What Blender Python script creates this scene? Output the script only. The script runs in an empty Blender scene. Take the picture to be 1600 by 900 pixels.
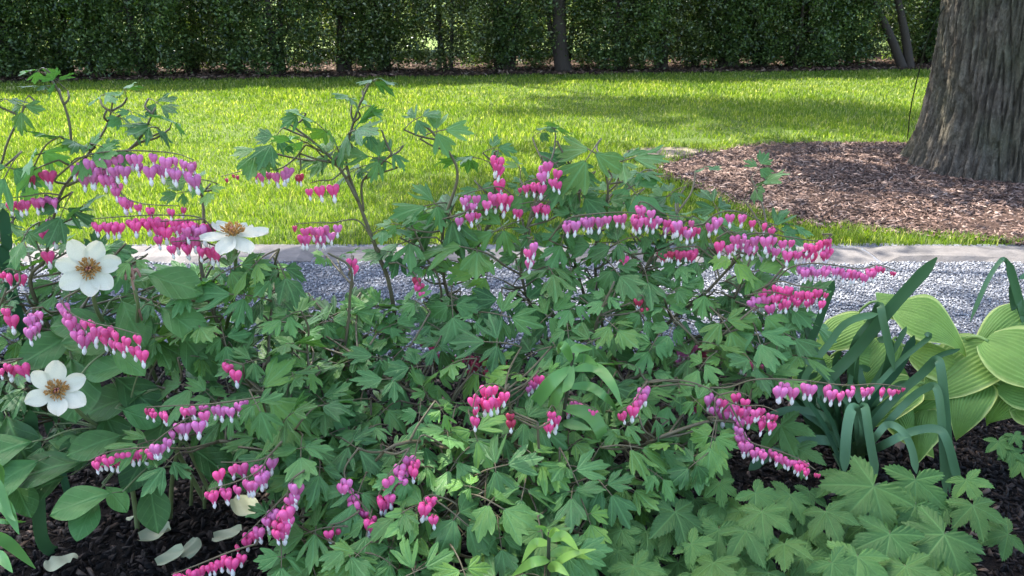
import bpy, math, random
import numpy as np
from mathutils import Vector, Matrix, noise

SC = bpy.context.scene
COL = SC.collection
R = math.radians

# ------------------------------------------------------------------ camera
CAM_H, PITCH, FPX = 1.25, R(20.4), 1250.0
cam = bpy.data.cameras.new('camera')
cam.sensor_width = 36.0
cam.lens = 36.0 * FPX / 1600.0
cam.clip_start, cam.clip_end = 0.02, 600.0
cam.dof.use_dof = True
cam.dof.focus_distance = 1.75
cam.dof.aperture_fstop = 20.0
cam_ob = bpy.data.objects.new('camera', cam)
COL.objects.link(cam_ob)
cam_ob.location = (0, 0, CAM_H)
cam_ob.rotation_euler = (R(90) - PITCH, 0, 0)
SC.camera = cam_ob
SC.render.resolution_x, SC.render.resolution_y = 1024, 576

# ------------------------------------------------------------------ sky and sun
SUN_EL, SUN_AZ = R(57), R(-42)          # azimuth clockwise from +Y: from behind the hedge, left
world = bpy.data.worlds.new('World')
SC.world = world
world.use_nodes = True
wn = world.node_tree.nodes
sky = wn.new('ShaderNodeTexSky')
sky.sky_type = 'NISHITA'
sky.sun_disc = False
sky.sun_elevation = SUN_EL
sky.sun_rotation = SUN_AZ % (2 * math.pi)
sky.air_density, sky.dust_density, sky.ozone_density = 1.0, 2.2, 1.0
wn['Background'].inputs['Strength'].default_value = 0.15
world.node_tree.links.new(sky.outputs[0], wn['Background'].inputs['Color'])
sun_dir = Vector((math.sin(SUN_AZ) * math.cos(SUN_EL), math.cos(SUN_AZ) * math.cos(SUN_EL), math.sin(SUN_EL)))
sl = bpy.data.lights.new('sun', 'SUN')
sl.energy, sl.angle, sl.color = 4.3, R(0.53), (1.0, 0.95, 0.86)
so = bpy.data.objects.new('sun', sl)
COL.objects.link(so)
so.location = (0, 0, 20)
so.rotation_euler = sun_dir.to_track_quat('Z', 'Y').to_euler()
SC.view_settings.view_transform = 'Standard'
SC.view_settings.look = 'None'
SC.view_settings.gamma = 1.0
SC.view_settings.exposure = 2.42
SC.view_settings.use_curve_mapping = False
SC.render.engine = 'CYCLES'
SC.cycles.use_denoising = True
SC.cycles.max_bounces = 8
SC.cycles.diffuse_bounces = 4
SC.cycles.transmission_bounces = 4
SC.cycles.sample_clamp_indirect = 6.0

rng = np.random.default_rng(7)
rnd = random.Random(11)

# ------------------------------------------------------------------ helpers
CP, SP = math.cos(PITCH), math.sin(PITCH)


def P(x, y, Y):
    """world point at distance Y in front of the photographer, seen at photo pixel x, y"""
    a, b = (x - 800) / FPX, (450 - y) / FPX
    d = Vector((a, b * SP + CP, b * CP - SP))
    return Vector((0, 0, CAM_H)) + d * (Y / d.y)


def G(x, y, z=0.0):
    """world point at height z seen at photo pixel x, y"""
    a, b = (x - 800) / FPX, (450 - y) / FPX
    d = Vector((a, b * SP + CP, b * CP - SP))
    return Vector((0, 0, CAM_H)) + d * ((z - CAM_H) / d.z)


def mk_mesh(name, verts, faces, mats, mi=None, smooth=True, attr=None):
    me = bpy.data.meshes.new(name)
    me.from_pydata([tuple(v) for v in verts], [], [tuple(f) for f in faces])
    for m in (mats if isinstance(mats, (list, tuple)) else [mats]):
        me.materials.append(m)
    if mi is not None:
        me.polygons.foreach_set('material_index', list(mi))
    if smooth:
        me.polygons.foreach_set('use_smooth', [True] * len(me.polygons))
    for k, a in (attr or {}).items():
        a = np.asarray(a, dtype=np.float32)
        if a.ndim == 1:
            at = me.attributes.new(k, 'FLOAT', 'POINT')
            at.data.foreach_set('value', a)
        else:
            at = me.attributes.new(k, 'FLOAT_VECTOR', 'POINT')
            at.data.foreach_set('vector', a.ravel())
    me.update()
    return me


def np_mesh(name, V, F, mat, attr=None, smooth=False):
    """big meshes from arrays: V (n,3), F (m,k)"""
    me = bpy.data.meshes.new(name)
    V = np.ascontiguousarray(V, dtype=np.float32)
    F = np.ascontiguousarray(F, dtype=np.int32)
    m, k = F.shape
    me.vertices.add(len(V))
    me.vertices.foreach_set('co', V.ravel())
    me.loops.add(m * k)
    me.loops.foreach_set('vertex_index', F.ravel())
    me.polygons.add(m)
    me.polygons.foreach_set('loop_start', np.arange(0, m * k, k, dtype=np.int32))
    if smooth:
        me.polygons.foreach_set('use_smooth', np.ones(m, dtype=bool))
    me.materials.append(mat)
    for kk, a in (attr or {}).items():
        at = me.attributes.new(kk, 'FLOAT', 'POINT')
        at.data.foreach_set('value', np.asarray(a, dtype=np.float32))
    me.update(calc_edges=True)
    return me


def thing(name, loc, label, cat, group=None):
    o = bpy.data.objects.new(name, None)
    COL.objects.link(o)
    o.location = loc
    o.empty_display_size = 0.1
    o['label'], o['category'] = label, cat
    if group:
        o['group'] = group
    return o


def solo(name, me, label, cat, group=None, loc=(0, 0, 0)):
    o = bpy.data.objects.new(name, me)
    COL.objects.link(o)
    o.location = loc
    o['label'], o['category'] = label, cat
    if group:
        o['group'] = group
    return o


def struct(name, me, kind='structure', label=None, cat=None):
    o = bpy.data.objects.new(name, me)
    COL.objects.link(o)
    o['kind'] = kind
    if label:
        o['label'], o['category'] = label, cat
    return o


def part(name, me, parent, W=None, color=None):
    """child of a thing (W: world matrix; the things are only moved, never turned)"""
    o = bpy.data.objects.new(name, me)
    COL.objects.link(o)
    o.parent = parent
    if parent.parent is None and parent.type == 'EMPTY':
        o.matrix_basis = Matrix.Translation(-parent.location) @ (W or Matrix())
    elif W is not None:
        o.matrix_basis = W
    if color:
        o.color = (*color, 1)
    return o


def frame(pos, xdir, normal, s):
    """matrix with X along xdir and Z near normal"""
    z = Vector(normal).normalized()
    x = Vector(xdir)
    x = (x - z * x.dot(z))
    if x.length < 1e-5:
        x = z.orthogonal()
    x.normalize()
    y = z.cross(x)
    M = Matrix((x, y, z)).transposed().to_4x4()
    sc = s if isinstance(s, (tuple, list)) else (s, s, s)
    return Matrix.Translation(pos) @ M @ Matrix.Diagonal((*sc, 1))


def smooth_path(pts, n=5):
    pts = [Vector(p) for p in pts]
    if len(pts) < 3:
        return [pts[0].lerp(pts[-1], i / n) for i in range(n + 1)]
    out = []
    Q = [pts[0] * 2 - pts[1]] + pts + [pts[-1] * 2 - pts[-2]]
    for i in range(1, len(Q) - 2):
        a, b, c, d = Q[i - 1], Q[i], Q[i + 1], Q[i + 2]
        for k in range(n):
            t = k / n
            out.append(0.5 * ((2 * b) + (c - a) * t + (2 * a - 5 * b + 4 * c - d) * t * t + (3 * b - a - 3 * c + d) * t ** 3))
    out.append(pts[-1])
    return out


class MB:
    def __init__(self):
        self.v, self.f, self.m = [], [], []

    def tube(self, pts, r0, r1, n=5, mi=0):
        pts = [Vector(p) for p in pts]
        k0 = len(self.v)
        L = len(pts)
        for i, p in enumerate(pts):
            t = (pts[min(i + 1, L - 1)] - pts[max(i - 1, 0)])
            if t.length < 1e-7:
                t = Vector((0, 0, 1))
            t.normalize()
            a = t.cross(Vector((0.31, 0.77, 0.55))).normalized()
            b = t.cross(a)
            r = r0 + (r1 - r0) * i / max(1, L - 1)
            for j in range(n):
                g = 2 * math.pi * j / n
                self.v.append(p + (a * math.cos(g) + b * math.sin(g)) * r)
        for i in range(L - 1):
            for j in range(n):
                a0 = k0 + i * n + j
                a1 = k0 + i * n + (j + 1) % n
                self.f.append((a0, a1, a1 + n, a0 + n))
                self.m.append(mi)
        self.f.append(tuple(k0 + j for j in range(n))[::-1]); self.m.append(mi)
        self.f.append(tuple(k0 + (L - 1) * n + j for j in range(n))); self.m.append(mi)

    def add(self, v, f, mi=0, M=None):
        k0 = len(self.v)
        for p in v:
            self.v.append((M @ Vector(p)) if M is not None else Vector(p))
        for q in f:
            self.f.append(tuple(k0 + i for i in q))
            self.m.append(mi)

    def mesh(self, name, mats, smooth=True):
        return mk_mesh(name, self.v, self.f, mats, self.m, smooth)


# ------------------------------------------------------------------ materials
def new_mat(name):
    m = bpy.data.materials.new(name)
    m.use_nodes = True
    nt = m.node_tree
    nt.nodes.clear()
    out = nt.nodes.new('ShaderNodeOutputMaterial')
    return m, nt, nt.nodes, nt.links, out


def nd(nt, typ, ins=None, **kw):
    n = nt.nodes.new(typ)
    for k, v in kw.items():
        setattr(n, k, v)
    for k, v in (ins or {}).items():
        if hasattr(v, 'is_output') or isinstance(v, bpy.types.NodeSocket):
            nt.links.new(v, n.inputs[k])
        else:
            n.inputs[k].default_value = v
    return n


def math_n(nt, op, a, b=0.0, c=None, clamp=False):
    n = nt.nodes.new('ShaderNodeMath')
    n.operation = op
    n.use_clamp = clamp
    for i, v in enumerate((a, b) if c is None else (a, b, c)):
        if isinstance(v, bpy.types.NodeSocket):
            nt.links.new(v, n.inputs[i])
        else:
            n.inputs[i].default_value = v
    return n.outputs[0]


def mixc(nt, fac, a, b, blend='MIX'):
    n = nt.nodes.new('ShaderNodeMix')
    n.data_type = 'RGBA'
    n.blend_type = blend
    for i, v in ((0, fac), (6, a), (7, b)):
        if isinstance(v, bpy.types.NodeSocket):
            nt.links.new(v, n.inputs[i])
        else:
            n.inputs[i].default_value = v if i == 0 else (*v, 1)
    return n.outputs[2]


def ramp(nt, fac, stops):
    n = nt.nodes.new('ShaderNodeValToRGB')
    cr = n.color_ramp
    while len(cr.elements) > 1:
        cr.elements.remove(cr.elements[-1])
    cr.elements[0].position, cr.elements[0].color = stops[0][0], (*stops[0][1], 1)
    for p, c in stops[1:]:
        e = cr.elements.new(p)
        e.color = (*c, 1)
    nt.links.new(fac, n.inputs[0])
    return n.outputs[0]


def leaf_mat(name, col, trans=0.25, rough=0.5, veins=True, vein_gap=0.17, vein_col=None, back=1.35,
             margin=None, spec=0.35, vary=0.35, tcol=None):
    m, nt, N, L, out = new_mat(name)
    oi = nd(nt, 'ShaderNodeObjectInfo')
    tc = nd(nt, 'ShaderNodeTexCoord')
    nz = nd(nt, 'ShaderNodeTexNoise', {'Vector': tc.outputs['Object'], 'Scale': 5.0, 'Detail': 4.0, 'Roughness': 0.65})
    c = mixc(nt, 1.0, col, oi.outputs['Color'], 'MULTIPLY')
    k = math_n(nt, 'MULTIPLY_ADD', oi.outputs['Random'], vary, 1.0 - vary * 0.5)
    k2 = math_n(nt, 'MULTIPLY_ADD', nz.outputs[0], 0.5, 0.75)
    hs = nd(nt, 'ShaderNodeHueSaturation', {'Color': c, 'Value': math_n(nt, 'MULTIPLY', k, k2),
                                            'Hue': math_n(nt, 'MULTIPLY_ADD', oi.outputs['Random'], -0.02, 0.51)})
    c = hs.outputs[0]
    hgt = None
    if veins:
        at = nd(nt, 'ShaderNodeAttribute', attribute_name='lob')
        sx = nd(nt, 'ShaderNodeSeparateXYZ', {0: at.outputs['Vector']})
        d = math_n(nt, 'ABSOLUTE', sx.outputs[1])
        mid = math_n(nt, 'SUBTRACT', 1.0, math_n(nt, 'DIVIDE', d, 0.03), clamp=True)
        s = math_n(nt, 'MULTIPLY_ADD', d, -1.3, sx.outputs[0])
        fr = math_n(nt, 'PINGPONG', s, vein_gap * 0.5)
        side = math_n(nt, 'SUBTRACT', 1.0, math_n(nt, 'DIVIDE', fr, vein_gap * 0.13), clamp=True)
        v = math_n(nt, 'MAXIMUM', mid, math_n(nt, 'MULTIPLY', side, 0.45))
        vc = vein_col or tuple(min(1, x * 1.5 + 0.015) for x in col)
        c = mixc(nt, math_n(nt, 'MULTIPLY', v, 0.55), c, vc)
        hgt = math_n(nt, 'MULTIPLY', v, -1.0)
    if margin:
        at3 = nd(nt, 'ShaderNodeAttribute', attribute_name='rib')
        c = mixc(nt, math_n(nt, 'MULTIPLY', math_n(nt, 'POWER', at3.outputs['Fac'], 3.0), 0.18), c, tuple(q * .45 for q in col))
        at2 = nd(nt, 'ShaderNodeAttribute', attribute_name='rim')
        nz2 = nd(nt, 'ShaderNodeTexNoise', {'Vector': tc.outputs['Object'], 'Scale': 9.0, 'Detail': 3.0})
        e = math_n(nt, 'ADD', at2.outputs['Fac'], math_n(nt, 'MULTIPLY_ADD', nz2.outputs[0], 0.14, -0.07))
        e = math_n(nt, 'MULTIPLY_ADD', e, 12.0, -12.0 * 0.86, clamp=True)
        c = mixc(nt, e, c, margin)
    geo = nd(nt, 'ShaderNodeNewGeometry')
    bk = mixc(nt, 1.0, c, (back, back * 1.02, back * 1.08), 'MULTIPLY')
    c = mixc(nt, geo.outputs['Backfacing'], c, bk)
    bs = nd(nt, 'ShaderNodeBsdfPrincipled', {'Base Color': c, 'Roughness': rough, 'Specular IOR Level': spec})
    n2 = nd(nt, 'ShaderNodeTexNoise', {'Vector': tc.outputs['Object'], 'Scale': 22.0, 'Detail': 2.0})
    h = math_n(nt, 'MULTIPLY', n2.outputs[0], 0.7)
    if hgt:
        h = math_n(nt, 'ADD', h, hgt)
    bp = nd(nt, 'ShaderNodeBump', {'Height': h, 'Strength': 0.5, 'Distance': 0.0025})
    L.new(bp.outputs[0], bs.inputs['Normal'])
    tcl = mixc(nt, 1.0, c, tcol or (1.5, 1.7, 0.55), 'MULTIPLY')
    tr = nd(nt, 'ShaderNodeBsdfTranslucent', {'Color': tcl})
    mx = nd(nt, 'ShaderNodeMixShader', {0: trans, 1: bs.outputs[0], 2: tr.outputs[0]})
    L.new(mx.outputs[0], out.inputs[0])
    return m


def plain_mat(name, col, rough=0.7, spec=0.3, noise=0.3, scale=20.0, trans=0.0, use_ob=False, stretch=None, bump=0.0):
    m, nt, N, L, out = new_mat(name)
    tc = nd(nt, 'ShaderNodeTexCoord')
    vec = tc.outputs['Object']
    if stretch:
        vec = nd(nt, 'ShaderNodeMapping', {0: vec, 3: stretch}).outputs[0]
    nz = nd(nt, 'ShaderNodeTexNoise', {'Vector': vec, 'Scale': scale, 'Detail': 5.0, 'Roughness': 0.65})
    k = math_n(nt, 'MULTIPLY_ADD', nz.outputs[0], noise * 2, 1 - noise)
    base = col
    if use_ob:
        oi = nd(nt, 'ShaderNodeObjectInfo')
        base = mixc(nt, 1.0, col, oi.outputs['Color'], 'MULTIPLY')
        k = math_n(nt, 'MULTIPLY', k, math_n(nt, 'MULTIPLY_ADD', oi.outputs['Random'], 0.24, 0.88))
    hs = nd(nt, 'ShaderNodeHueSaturation', {'Value': k})
    if isinstance(base, tuple):
        hs.inputs['Color'].default_value = (*base, 1)
    else:
        L.new(base, hs.inputs['Color'])
    bs = nd(nt, 'ShaderNodeBsdfPrincipled', {'Base Color': hs.outputs[0], 'Roughness': rough, 'Specular IOR Level': spec})
    if bump:
        bp = nd(nt, 'ShaderNodeBump', {'Height': nz.outputs[0], 'Strength': 0.8, 'Distance': bump})
        L.new(bp.outputs[0], bs.inputs['Normal'])
    sh = bs.outputs[0]
    if trans:
        tr = nd(nt, 'ShaderNodeBsdfTranslucent', {'Color': hs.outputs[0]})
        sh = nd(nt, 'ShaderNodeMixShader', {0: trans, 1: sh, 2: tr.outputs[0]}).outputs[0]
    L.new(sh, out.inputs[0])
    return m


def tint_mat(name, stops, rough=0.8, trans=0.0, spec=0.2, tmul=(1.3, 1.4, 0.6), patch=None):
    """for stuff: each piece carries a random value 'tint'; patch = (scale, dark colour, light colour) large soft variation"""
    m, nt, N, L, out = new_mat(name)
    at = nd(nt, 'ShaderNodeAttribute', attribute_name='tint')
    c = ramp(nt, at.outputs['Fac'], stops)
    if patch:
        geo = nd(nt, 'ShaderNodeNewGeometry')
        nz = nd(nt, 'ShaderNodeTexNoise', {'Vector': geo.outputs['Position'], 'Scale': patch[0], 'Detail': 3.0})
        pr = ramp(nt, nz.outputs[0], [(0.35, patch[1]), (0.65, patch[2])])
        c = mixc(nt, 1.0, c, pr, 'MULTIPLY')
    bs = nd(nt, 'ShaderNodeBsdfPrincipled', {'Base Color': c, 'Roughness': rough, 'Specular IOR Level': spec})
    sh = bs.outputs[0]
    if trans:
        tr = nd(nt, 'ShaderNodeBsdfTranslucent', {'Color': mixc(nt, 1.0, c, tmul, 'MULTIPLY')})
        sh = nd(nt, 'ShaderNodeMixShader', {0: trans, 1: sh, 2: tr.outputs[0]}).outputs[0]
    L.new(sh, out.inputs[0])
    return m


M_dic = leaf_mat('bleeding_heart_leaf', (0.066, 0.158, 0.046), trans=0.17, rough=0.5, vein_gap=0.2, back=1.3, spec=0.26, vary=0.5)
M_peo = leaf_mat('peony_leaf', (0.052, 0.122, 0.03), trans=0.17, rough=0.5, vein_gap=0.2, back=1.2, spec=0.22)
M_ane = leaf_mat('anemone_leaf', (0.058, 0.13, 0.032), trans=0.17, rough=0.55, vein_gap=0.13, back=1.35, spec=0.22, vary=0.5)
M_hos = leaf_mat('hosta_leaf', (0.165, 0.255, 0.062), trans=0.22, rough=0.5, veins=False, spec=0.22, margin=(0.40, 0.44, 0.14), vary=0.2, back=1.1)
M_daf = leaf_mat('daffodil_leaf', (0.058, 0.118, 0.052), trans=0.12, rough=0.42, veins=False, vary=0.3, spec=0.3)
M_lil = leaf_mat('lily_leaf', (0.085, 0.185, 0.045), trans=0.25, rough=0.35, veins=False, vary=0.25)
M_stem = plain_mat('reddish_stem', (0.10, 0.082, 0.045), rough=0.5, noise=0.35, scale=30)
M_stemg = plain_mat('green_stem', (0.11, 0.14, 0.055), rough=0.5, noise=0.3, scale=30)
M_hstalk = plain_mat('hosta_stalk', (0.17, 0.26, 0.07), rough=0.5)


def petal_mat(name, col, use_ob, trans=0.3, rough=0.45, edge=None):
    m, nt, N, L, out = new_mat(name)
    tc = nd(nt, 'ShaderNodeTexCoord')
    oi = nd(nt, 'ShaderNodeObjectInfo')
    nz = nd(nt, 'ShaderNodeTexNoise', {'Vector': tc.outputs['Object'], 'Scale': 6.0 if use_ob else 35.0, 'Detail': 3.0})
    base = mixc(nt, 1.0, col, oi.outputs['Color'], 'MULTIPLY')
    k = math_n(nt, 'MULTIPLY_ADD', nz.outputs[0], 0.3, 0.85)
    hs = nd(nt, 'ShaderNodeHueSaturation', {'Color': base, 'Value': k})
    c = hs.outputs[0]
    if edge:
        lw = nd(nt, 'ShaderNodeLayerWeight', {0: 0.35})
        c = mixc(nt, math_n(nt, 'MULTIPLY', lw.outputs['Facing'], 0.45), c, edge)
    bs = nd(nt, 'ShaderNodeBsdfPrincipled', {'Base Color': c, 'Roughness': rough, 'Specular IOR Level': 0.35})
    tr = nd(nt, 'ShaderNodeBsdfTranslucent', {'Color': c})
    mx = nd(nt, 'ShaderNodeMixShader', {0: trans, 1: bs.outputs[0], 2: tr.outputs[0]})
    L.new(mx.outputs[0], out.inputs[0])
    return m


M_pink = petal_mat('pink_heart_petal', (1, 1, 1), True)
M_white = petal_mat('white_inner_petal', (0.82, 0.76, 0.74), False, trans=0.25)
M_peony = petal_mat('white_peony_petal', (0.62, 0.585, 0.46), False, trans=0.3, rough=0.6)
M_anther = plain_mat('orange_anther', (0.36, 0.17, 0.04), rough=0.8, noise=0.4, scale=60)
M_carpel = plain_mat('pink_carpel', (0.45, 0.16, 0.14), rough=0.6)

# bark of the big trunk: vertical shreds, green algae and pale lichen
M_bark, nt, N, L, out = new_mat('fluted_bark')
tc = nd(nt, 'ShaderNodeTexCoord')
mp = nd(nt, 'ShaderNodeMapping', {0: tc.outputs['Object'], 3: (22, 22, 4.5)})
n1 = nd(nt, 'ShaderNodeTexNoise', {'Vector': mp.outputs[0], 'Scale': 1.6, 'Detail': 8.0, 'Roughness': 0.7, 'Distortion': 0.6})
mp2 = nd(nt, 'ShaderNodeMapping', {0: tc.outputs['Object'], 3: (50, 50, 26)})
n2 = nd(nt, 'ShaderNodeTexNoise', {'Vector': mp2.outputs[0], 'Scale': 2.0, 'Detail': 6.0, 'Roughness': 0.75})
n3 = nd(nt, 'ShaderNodeTexNoise', {'Vector': tc.outputs['Object'], 'Scale': 2.2, 'Detail': 5.0})
n4 = nd(nt, 'ShaderNodeTexNoise', {'Vector': tc.outputs['Object'], 'Scale': 34.0, 'Detail': 4.0, 'Roughness': 0.8})
c = ramp(nt, n1.outputs[0], [(0.28, (0.018, 0.014, 0.011)), (0.44, (0.08, 0.064, 0.049)), (0.58, (0.14, 0.117, 0.092)), (0.74, (0.24, 0.21, 0.17))])
c = mixc(nt, math_n(nt, 'MULTIPLY_ADD', n3.outputs[0], 2.4, -0.95, clamp=True), c, (0.085, 0.088, 0.05), 'MIX')
hv = nd(nt, 'ShaderNodeHueSaturation', {'Color': c, 'Value': math_n(nt, 'MULTIPLY_ADD', n2.outputs[0], 2.4, -0.15)})
lich = math_n(nt, 'MULTIPLY', math_n(nt, 'MULTIPLY_ADD', n4.outputs[0], 10.0, -5.9, clamp=True),
              math_n(nt, 'MULTIPLY_ADD', n3.outputs[0], 5.0, -2.2, clamp=True))
c = mixc(nt, math_n(nt, 'MULTIPLY', lich, 0.8), hv.outputs[0], (0.21, 0.24, 0.19))
bs = nd(nt, 'ShaderNodeBsdfPrincipled', {'Base Color': c, 'Roughness': 0.9, 'Specular IOR Level': 0.15})
bp = nd(nt, 'ShaderNodeBump', {'Height': math_n(nt, 'ADD', n1.outputs[0], math_n(nt, 'MULTIPLY', n2.outputs[0], 0.6)), 'Strength': 1.0, 'Distance': 0.03})
L.new(bp.outputs[0], bs.inputs['Normal'])
L.new(bs.outputs[0], out.inputs[0])

M_twig = plain_mat('brown_bark', (0.042, 0.032, 0.025), rough=0.9, noise=0.45, scale=12, stretch=(6, 6, 1), bump=0.01)
M_stone = plain_mat('flagstone', (0.105, 0.097, 0.095), rough=0.9, noise=0.6, scale=9, bump=0.012, use_ob=True)
M_cable = plain_mat('dark_cable', (0.012, 0.018, 0.013), rough=0.5)
M_black = plain_mat('black_metal', (0.02, 0.022, 0.03), rough=0.4, spec=0.5)
M_peg = plain_mat('weathered_wood', (0.17, 0.12, 0.10), rough=0.8, scale=10, stretch=(8, 8, 1))


# ------------------------------------------------------------------ ground, lawn, path, beds
def sheet(name, xs, ys, z, mat, hfun=None):
    V, F = [], []
    for y in ys:
        for x in xs:
            V.append((x, y, z + (hfun(x, y) if hfun else 0)))
    nx = len(xs)
    for j in range(len(ys) - 1):
        for i in range(nx - 1):
            a = j * nx + i
            F.append((a, a + 1, a + 1 + nx, a + nx))
    return mk_mesh(name, V, F, mat)


def soil_mat(name, c0, c1, c2, scale=40, bump=0.015, bare=None):
    m, nt, N, L, out = new_mat(name)
    geo = nd(nt, 'ShaderNodeNewGeometry')
    n1 = nd(nt, 'ShaderNodeTexNoise', {'Vector': geo.outputs['Position'], 'Scale': scale, 'Detail': 8.0, 'Roughness': 0.75})
    n2 = nd(nt, 'ShaderNodeTexNoise', {'Vector': geo.outputs['Position'], 'Scale': scale * 0.08, 'Detail': 4.0})
    c = ramp(nt, n1.outputs[0], [(0.3, c0), (0.5, c1), (0.72, c2)])
    hs = nd(nt, 'ShaderNodeHueSaturation', {'Color': c, 'Value': math_n(nt, 'MULTIPLY_ADD', n2.outputs[0], 0.9, 0.55)})
    c = hs.outputs[0]
    if bare:
        d = nd(nt, 'ShaderNodeVectorMath', {0: geo.outputs['Position'], 1: bare[0]}, operation='SUBTRACT')
        d2 = nd(nt, 'ShaderNodeVectorMath', {0: d.outputs[0], 1: bare[1]}, operation='MULTIPLY')
        ln = nd(nt, 'ShaderNodeVectorMath', {0: d2.outputs[0]}, operation='LENGTH')
        f = math_n(nt, 'ADD', ln.outputs['Value'], math_n(nt, 'MULTIPLY_ADD', n2.outputs[0], 0.8, -0.4))
        f = math_n(nt, 'MULTIPLY_ADD', f, -3.0, 3.5, clamp=True)
        c = mixc(nt, f, c, bare[2])
    bs = nd(nt, 'ShaderNodeBsdfPrincipled', {'Base Color': c, 'Roughness': 0.95, 'Specular IOR Level': 0.1})
    bp = nd(nt, 'ShaderNodeBump', {'Height': n1.outputs[0], 'Strength': 1.0, 'Distance': bump})
    L.new(bp.outputs[0], bs.inputs['Normal'])
    L.new(bs.outputs[0], out.inputs[0])
    return m


BARE = [(1042, 240, 0.36, 0.26), (1085, 222, 0.22, 0.15), (1000, 258, 0.2, 0.1)]
bare_c = G(1045, 240)
M_lawn = soil_mat('lawn_base', (0.035, 0.055, 0.012), (0.06, 0.09, 0.018), (0.11, 0.13, 0.04), 60, 0.01,
                  bare=((bare_c.x, bare_c.y, 0), (2.4, 3.6, 1), (0.17, 0.138, 0.105)))
M_far = soil_mat('far_grass', (0.06, 0.09, 0.02), (0.09, 0.13, 0.03), (0.12, 0.16, 0.05), 8, 0.01)
M_soil = soil_mat('dark_soil', (0.005, 0.004, 0.0035), (0.011, 0.008, 0.0065), (0.025, 0.018, 0.014), 55, 0.02)
M_mulch = soil_mat('brown_mulch', (0.025, 0.015, 0.011), (0.06, 0.037, 0.028), (0.12, 0.08, 0.062), 45, 0.02)
M_litter = soil_mat('leaf_litter', (0.012, 0.008, 0.006), (0.035, 0.022, 0.015), (0.09, 0.06, 0.042), 25, 0.02)
M_grav = soil_mat('gravel_base', (0.05, 0.053, 0.06), (0.12, 0.125, 0.14), (0.25, 0.25, 0.27), 90, 0.008)

BED_Y, PATH_Y0, PATH_Y1, LAWN_Y = 2.62, 2.62, 3.66, 4.02
hedge_front = lambda x: 12.75 + 0.135 * x
struct('ground', sheet('ground', np.linspace(-300, 300, 13), np.linspace(-300, 300, 13), -0.06, M_far))
lawn_me = bpy.data.meshes.new('lawn')
xs = np.linspace(-11, 11, 45)
V, F = [], []
for x in xs:
    for t in np.linspace(0, 1, 24):
        y = LAWN_Y + (hedge_front(x) + 0.25 - LAWN_Y) * t
        V.append((x, y, 0.0 + 0.012 * math.sin(x * 1.3 + y * 0.7) * min(1, 3 * t)))
for i in range(44):
    for j in range(23):
        a = i * 24 + j
        F.append((a, a + 24, a + 25, a + 1))
struct('lawn', mk_mesh('lawn', V, F, M_lawn))
soil_h = lambda x, y: 0.03 * math.sin(2.1 * x + 0.4) * math.sin(2.7 * y) * 0.5 + (0.0 if y < 2.3 else -0.02 * (y - 2.3) / 0.3)
struct('flower_bed_soil', sheet('flower_bed_soil', np.linspace(-3.2, 3.6, 60), np.linspace(-0.8, BED_Y, 34), 0.02, M_soil, soil_h))
struct('gravel_path', sheet('gravel_path', np.linspace(-4.5, 5.2, 30), np.linspace(PATH_Y0 - 0.05, LAWN_Y + 0.02, 6), 0.0, M_grav))

# mulch ring round the big tree
TREE = G(1574, 272)
TREE.z = 0
MC = (3.38, 5.5)
MR = (2.36, 1.5)


def in_mulch(x, y, k=1.0):
    a = np.arctan2((y - MC[1]) / MR[1], (x - MC[0]) / MR[0])
    w = 1 + 0.05 * np.sin(3 * a + 1) + 0.035 * np.sin(7 * a)
    return ((x - MC[0]) / MR[0]) ** 2 + ((y - MC[1]) / MR[1]) ** 2 < (k * w) ** 2


V, F = [(MC[0], MC[1], 0.055)], []
for r in range(1, 9):
    for j in range(64):
        a = 2 * math.pi * j / 64
        w = 1 + 0.05 * math.sin(3 * a + 1) + 0.035 * math.sin(7 * a)
        k = r / 8 * w
        V.append((MC[0] + MR[0] * k * math.cos(a), MC[1] + MR[1] * k * math.sin(a), 0.055 * (1 - (r / 8) ** 3) + 0.004 + 0.01 * math.sin(9 * a + r) * (r < 8)))
for j in range(64):
    F.append((0, 1 + j, 1 + (j + 1) % 64))
for r in range(7):
    for j in range(64):
        a, b = 1 + r * 64 + j, 1 + r * 64 + (j + 1) % 64
        F.append((a, a + 64, b + 64, b))
struct('mulch_bed', mk_mesh('mulch_bed', V, F, M_mulch))

V, F = [], []
for x in np.linspace(-12, 12, 49):
    for t in (0, 0.15, 0.4, 0.7, 1):
        V.append((x, hedge_front(x) + 0.08 * math.sin(x * 3) + 3.4 * t, 0.012 + 0.03 * math.sin(t * 3.1) + 0.01 * math.sin(5 * x)))
for i in range(48):
    for j in range(4):
        a = i * 5 + j
        F.append((a, a + 5, a + 6, a + 1))
struct('hedge_bed', mk_mesh('hedge_bed', V, F, M_litter))

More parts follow.
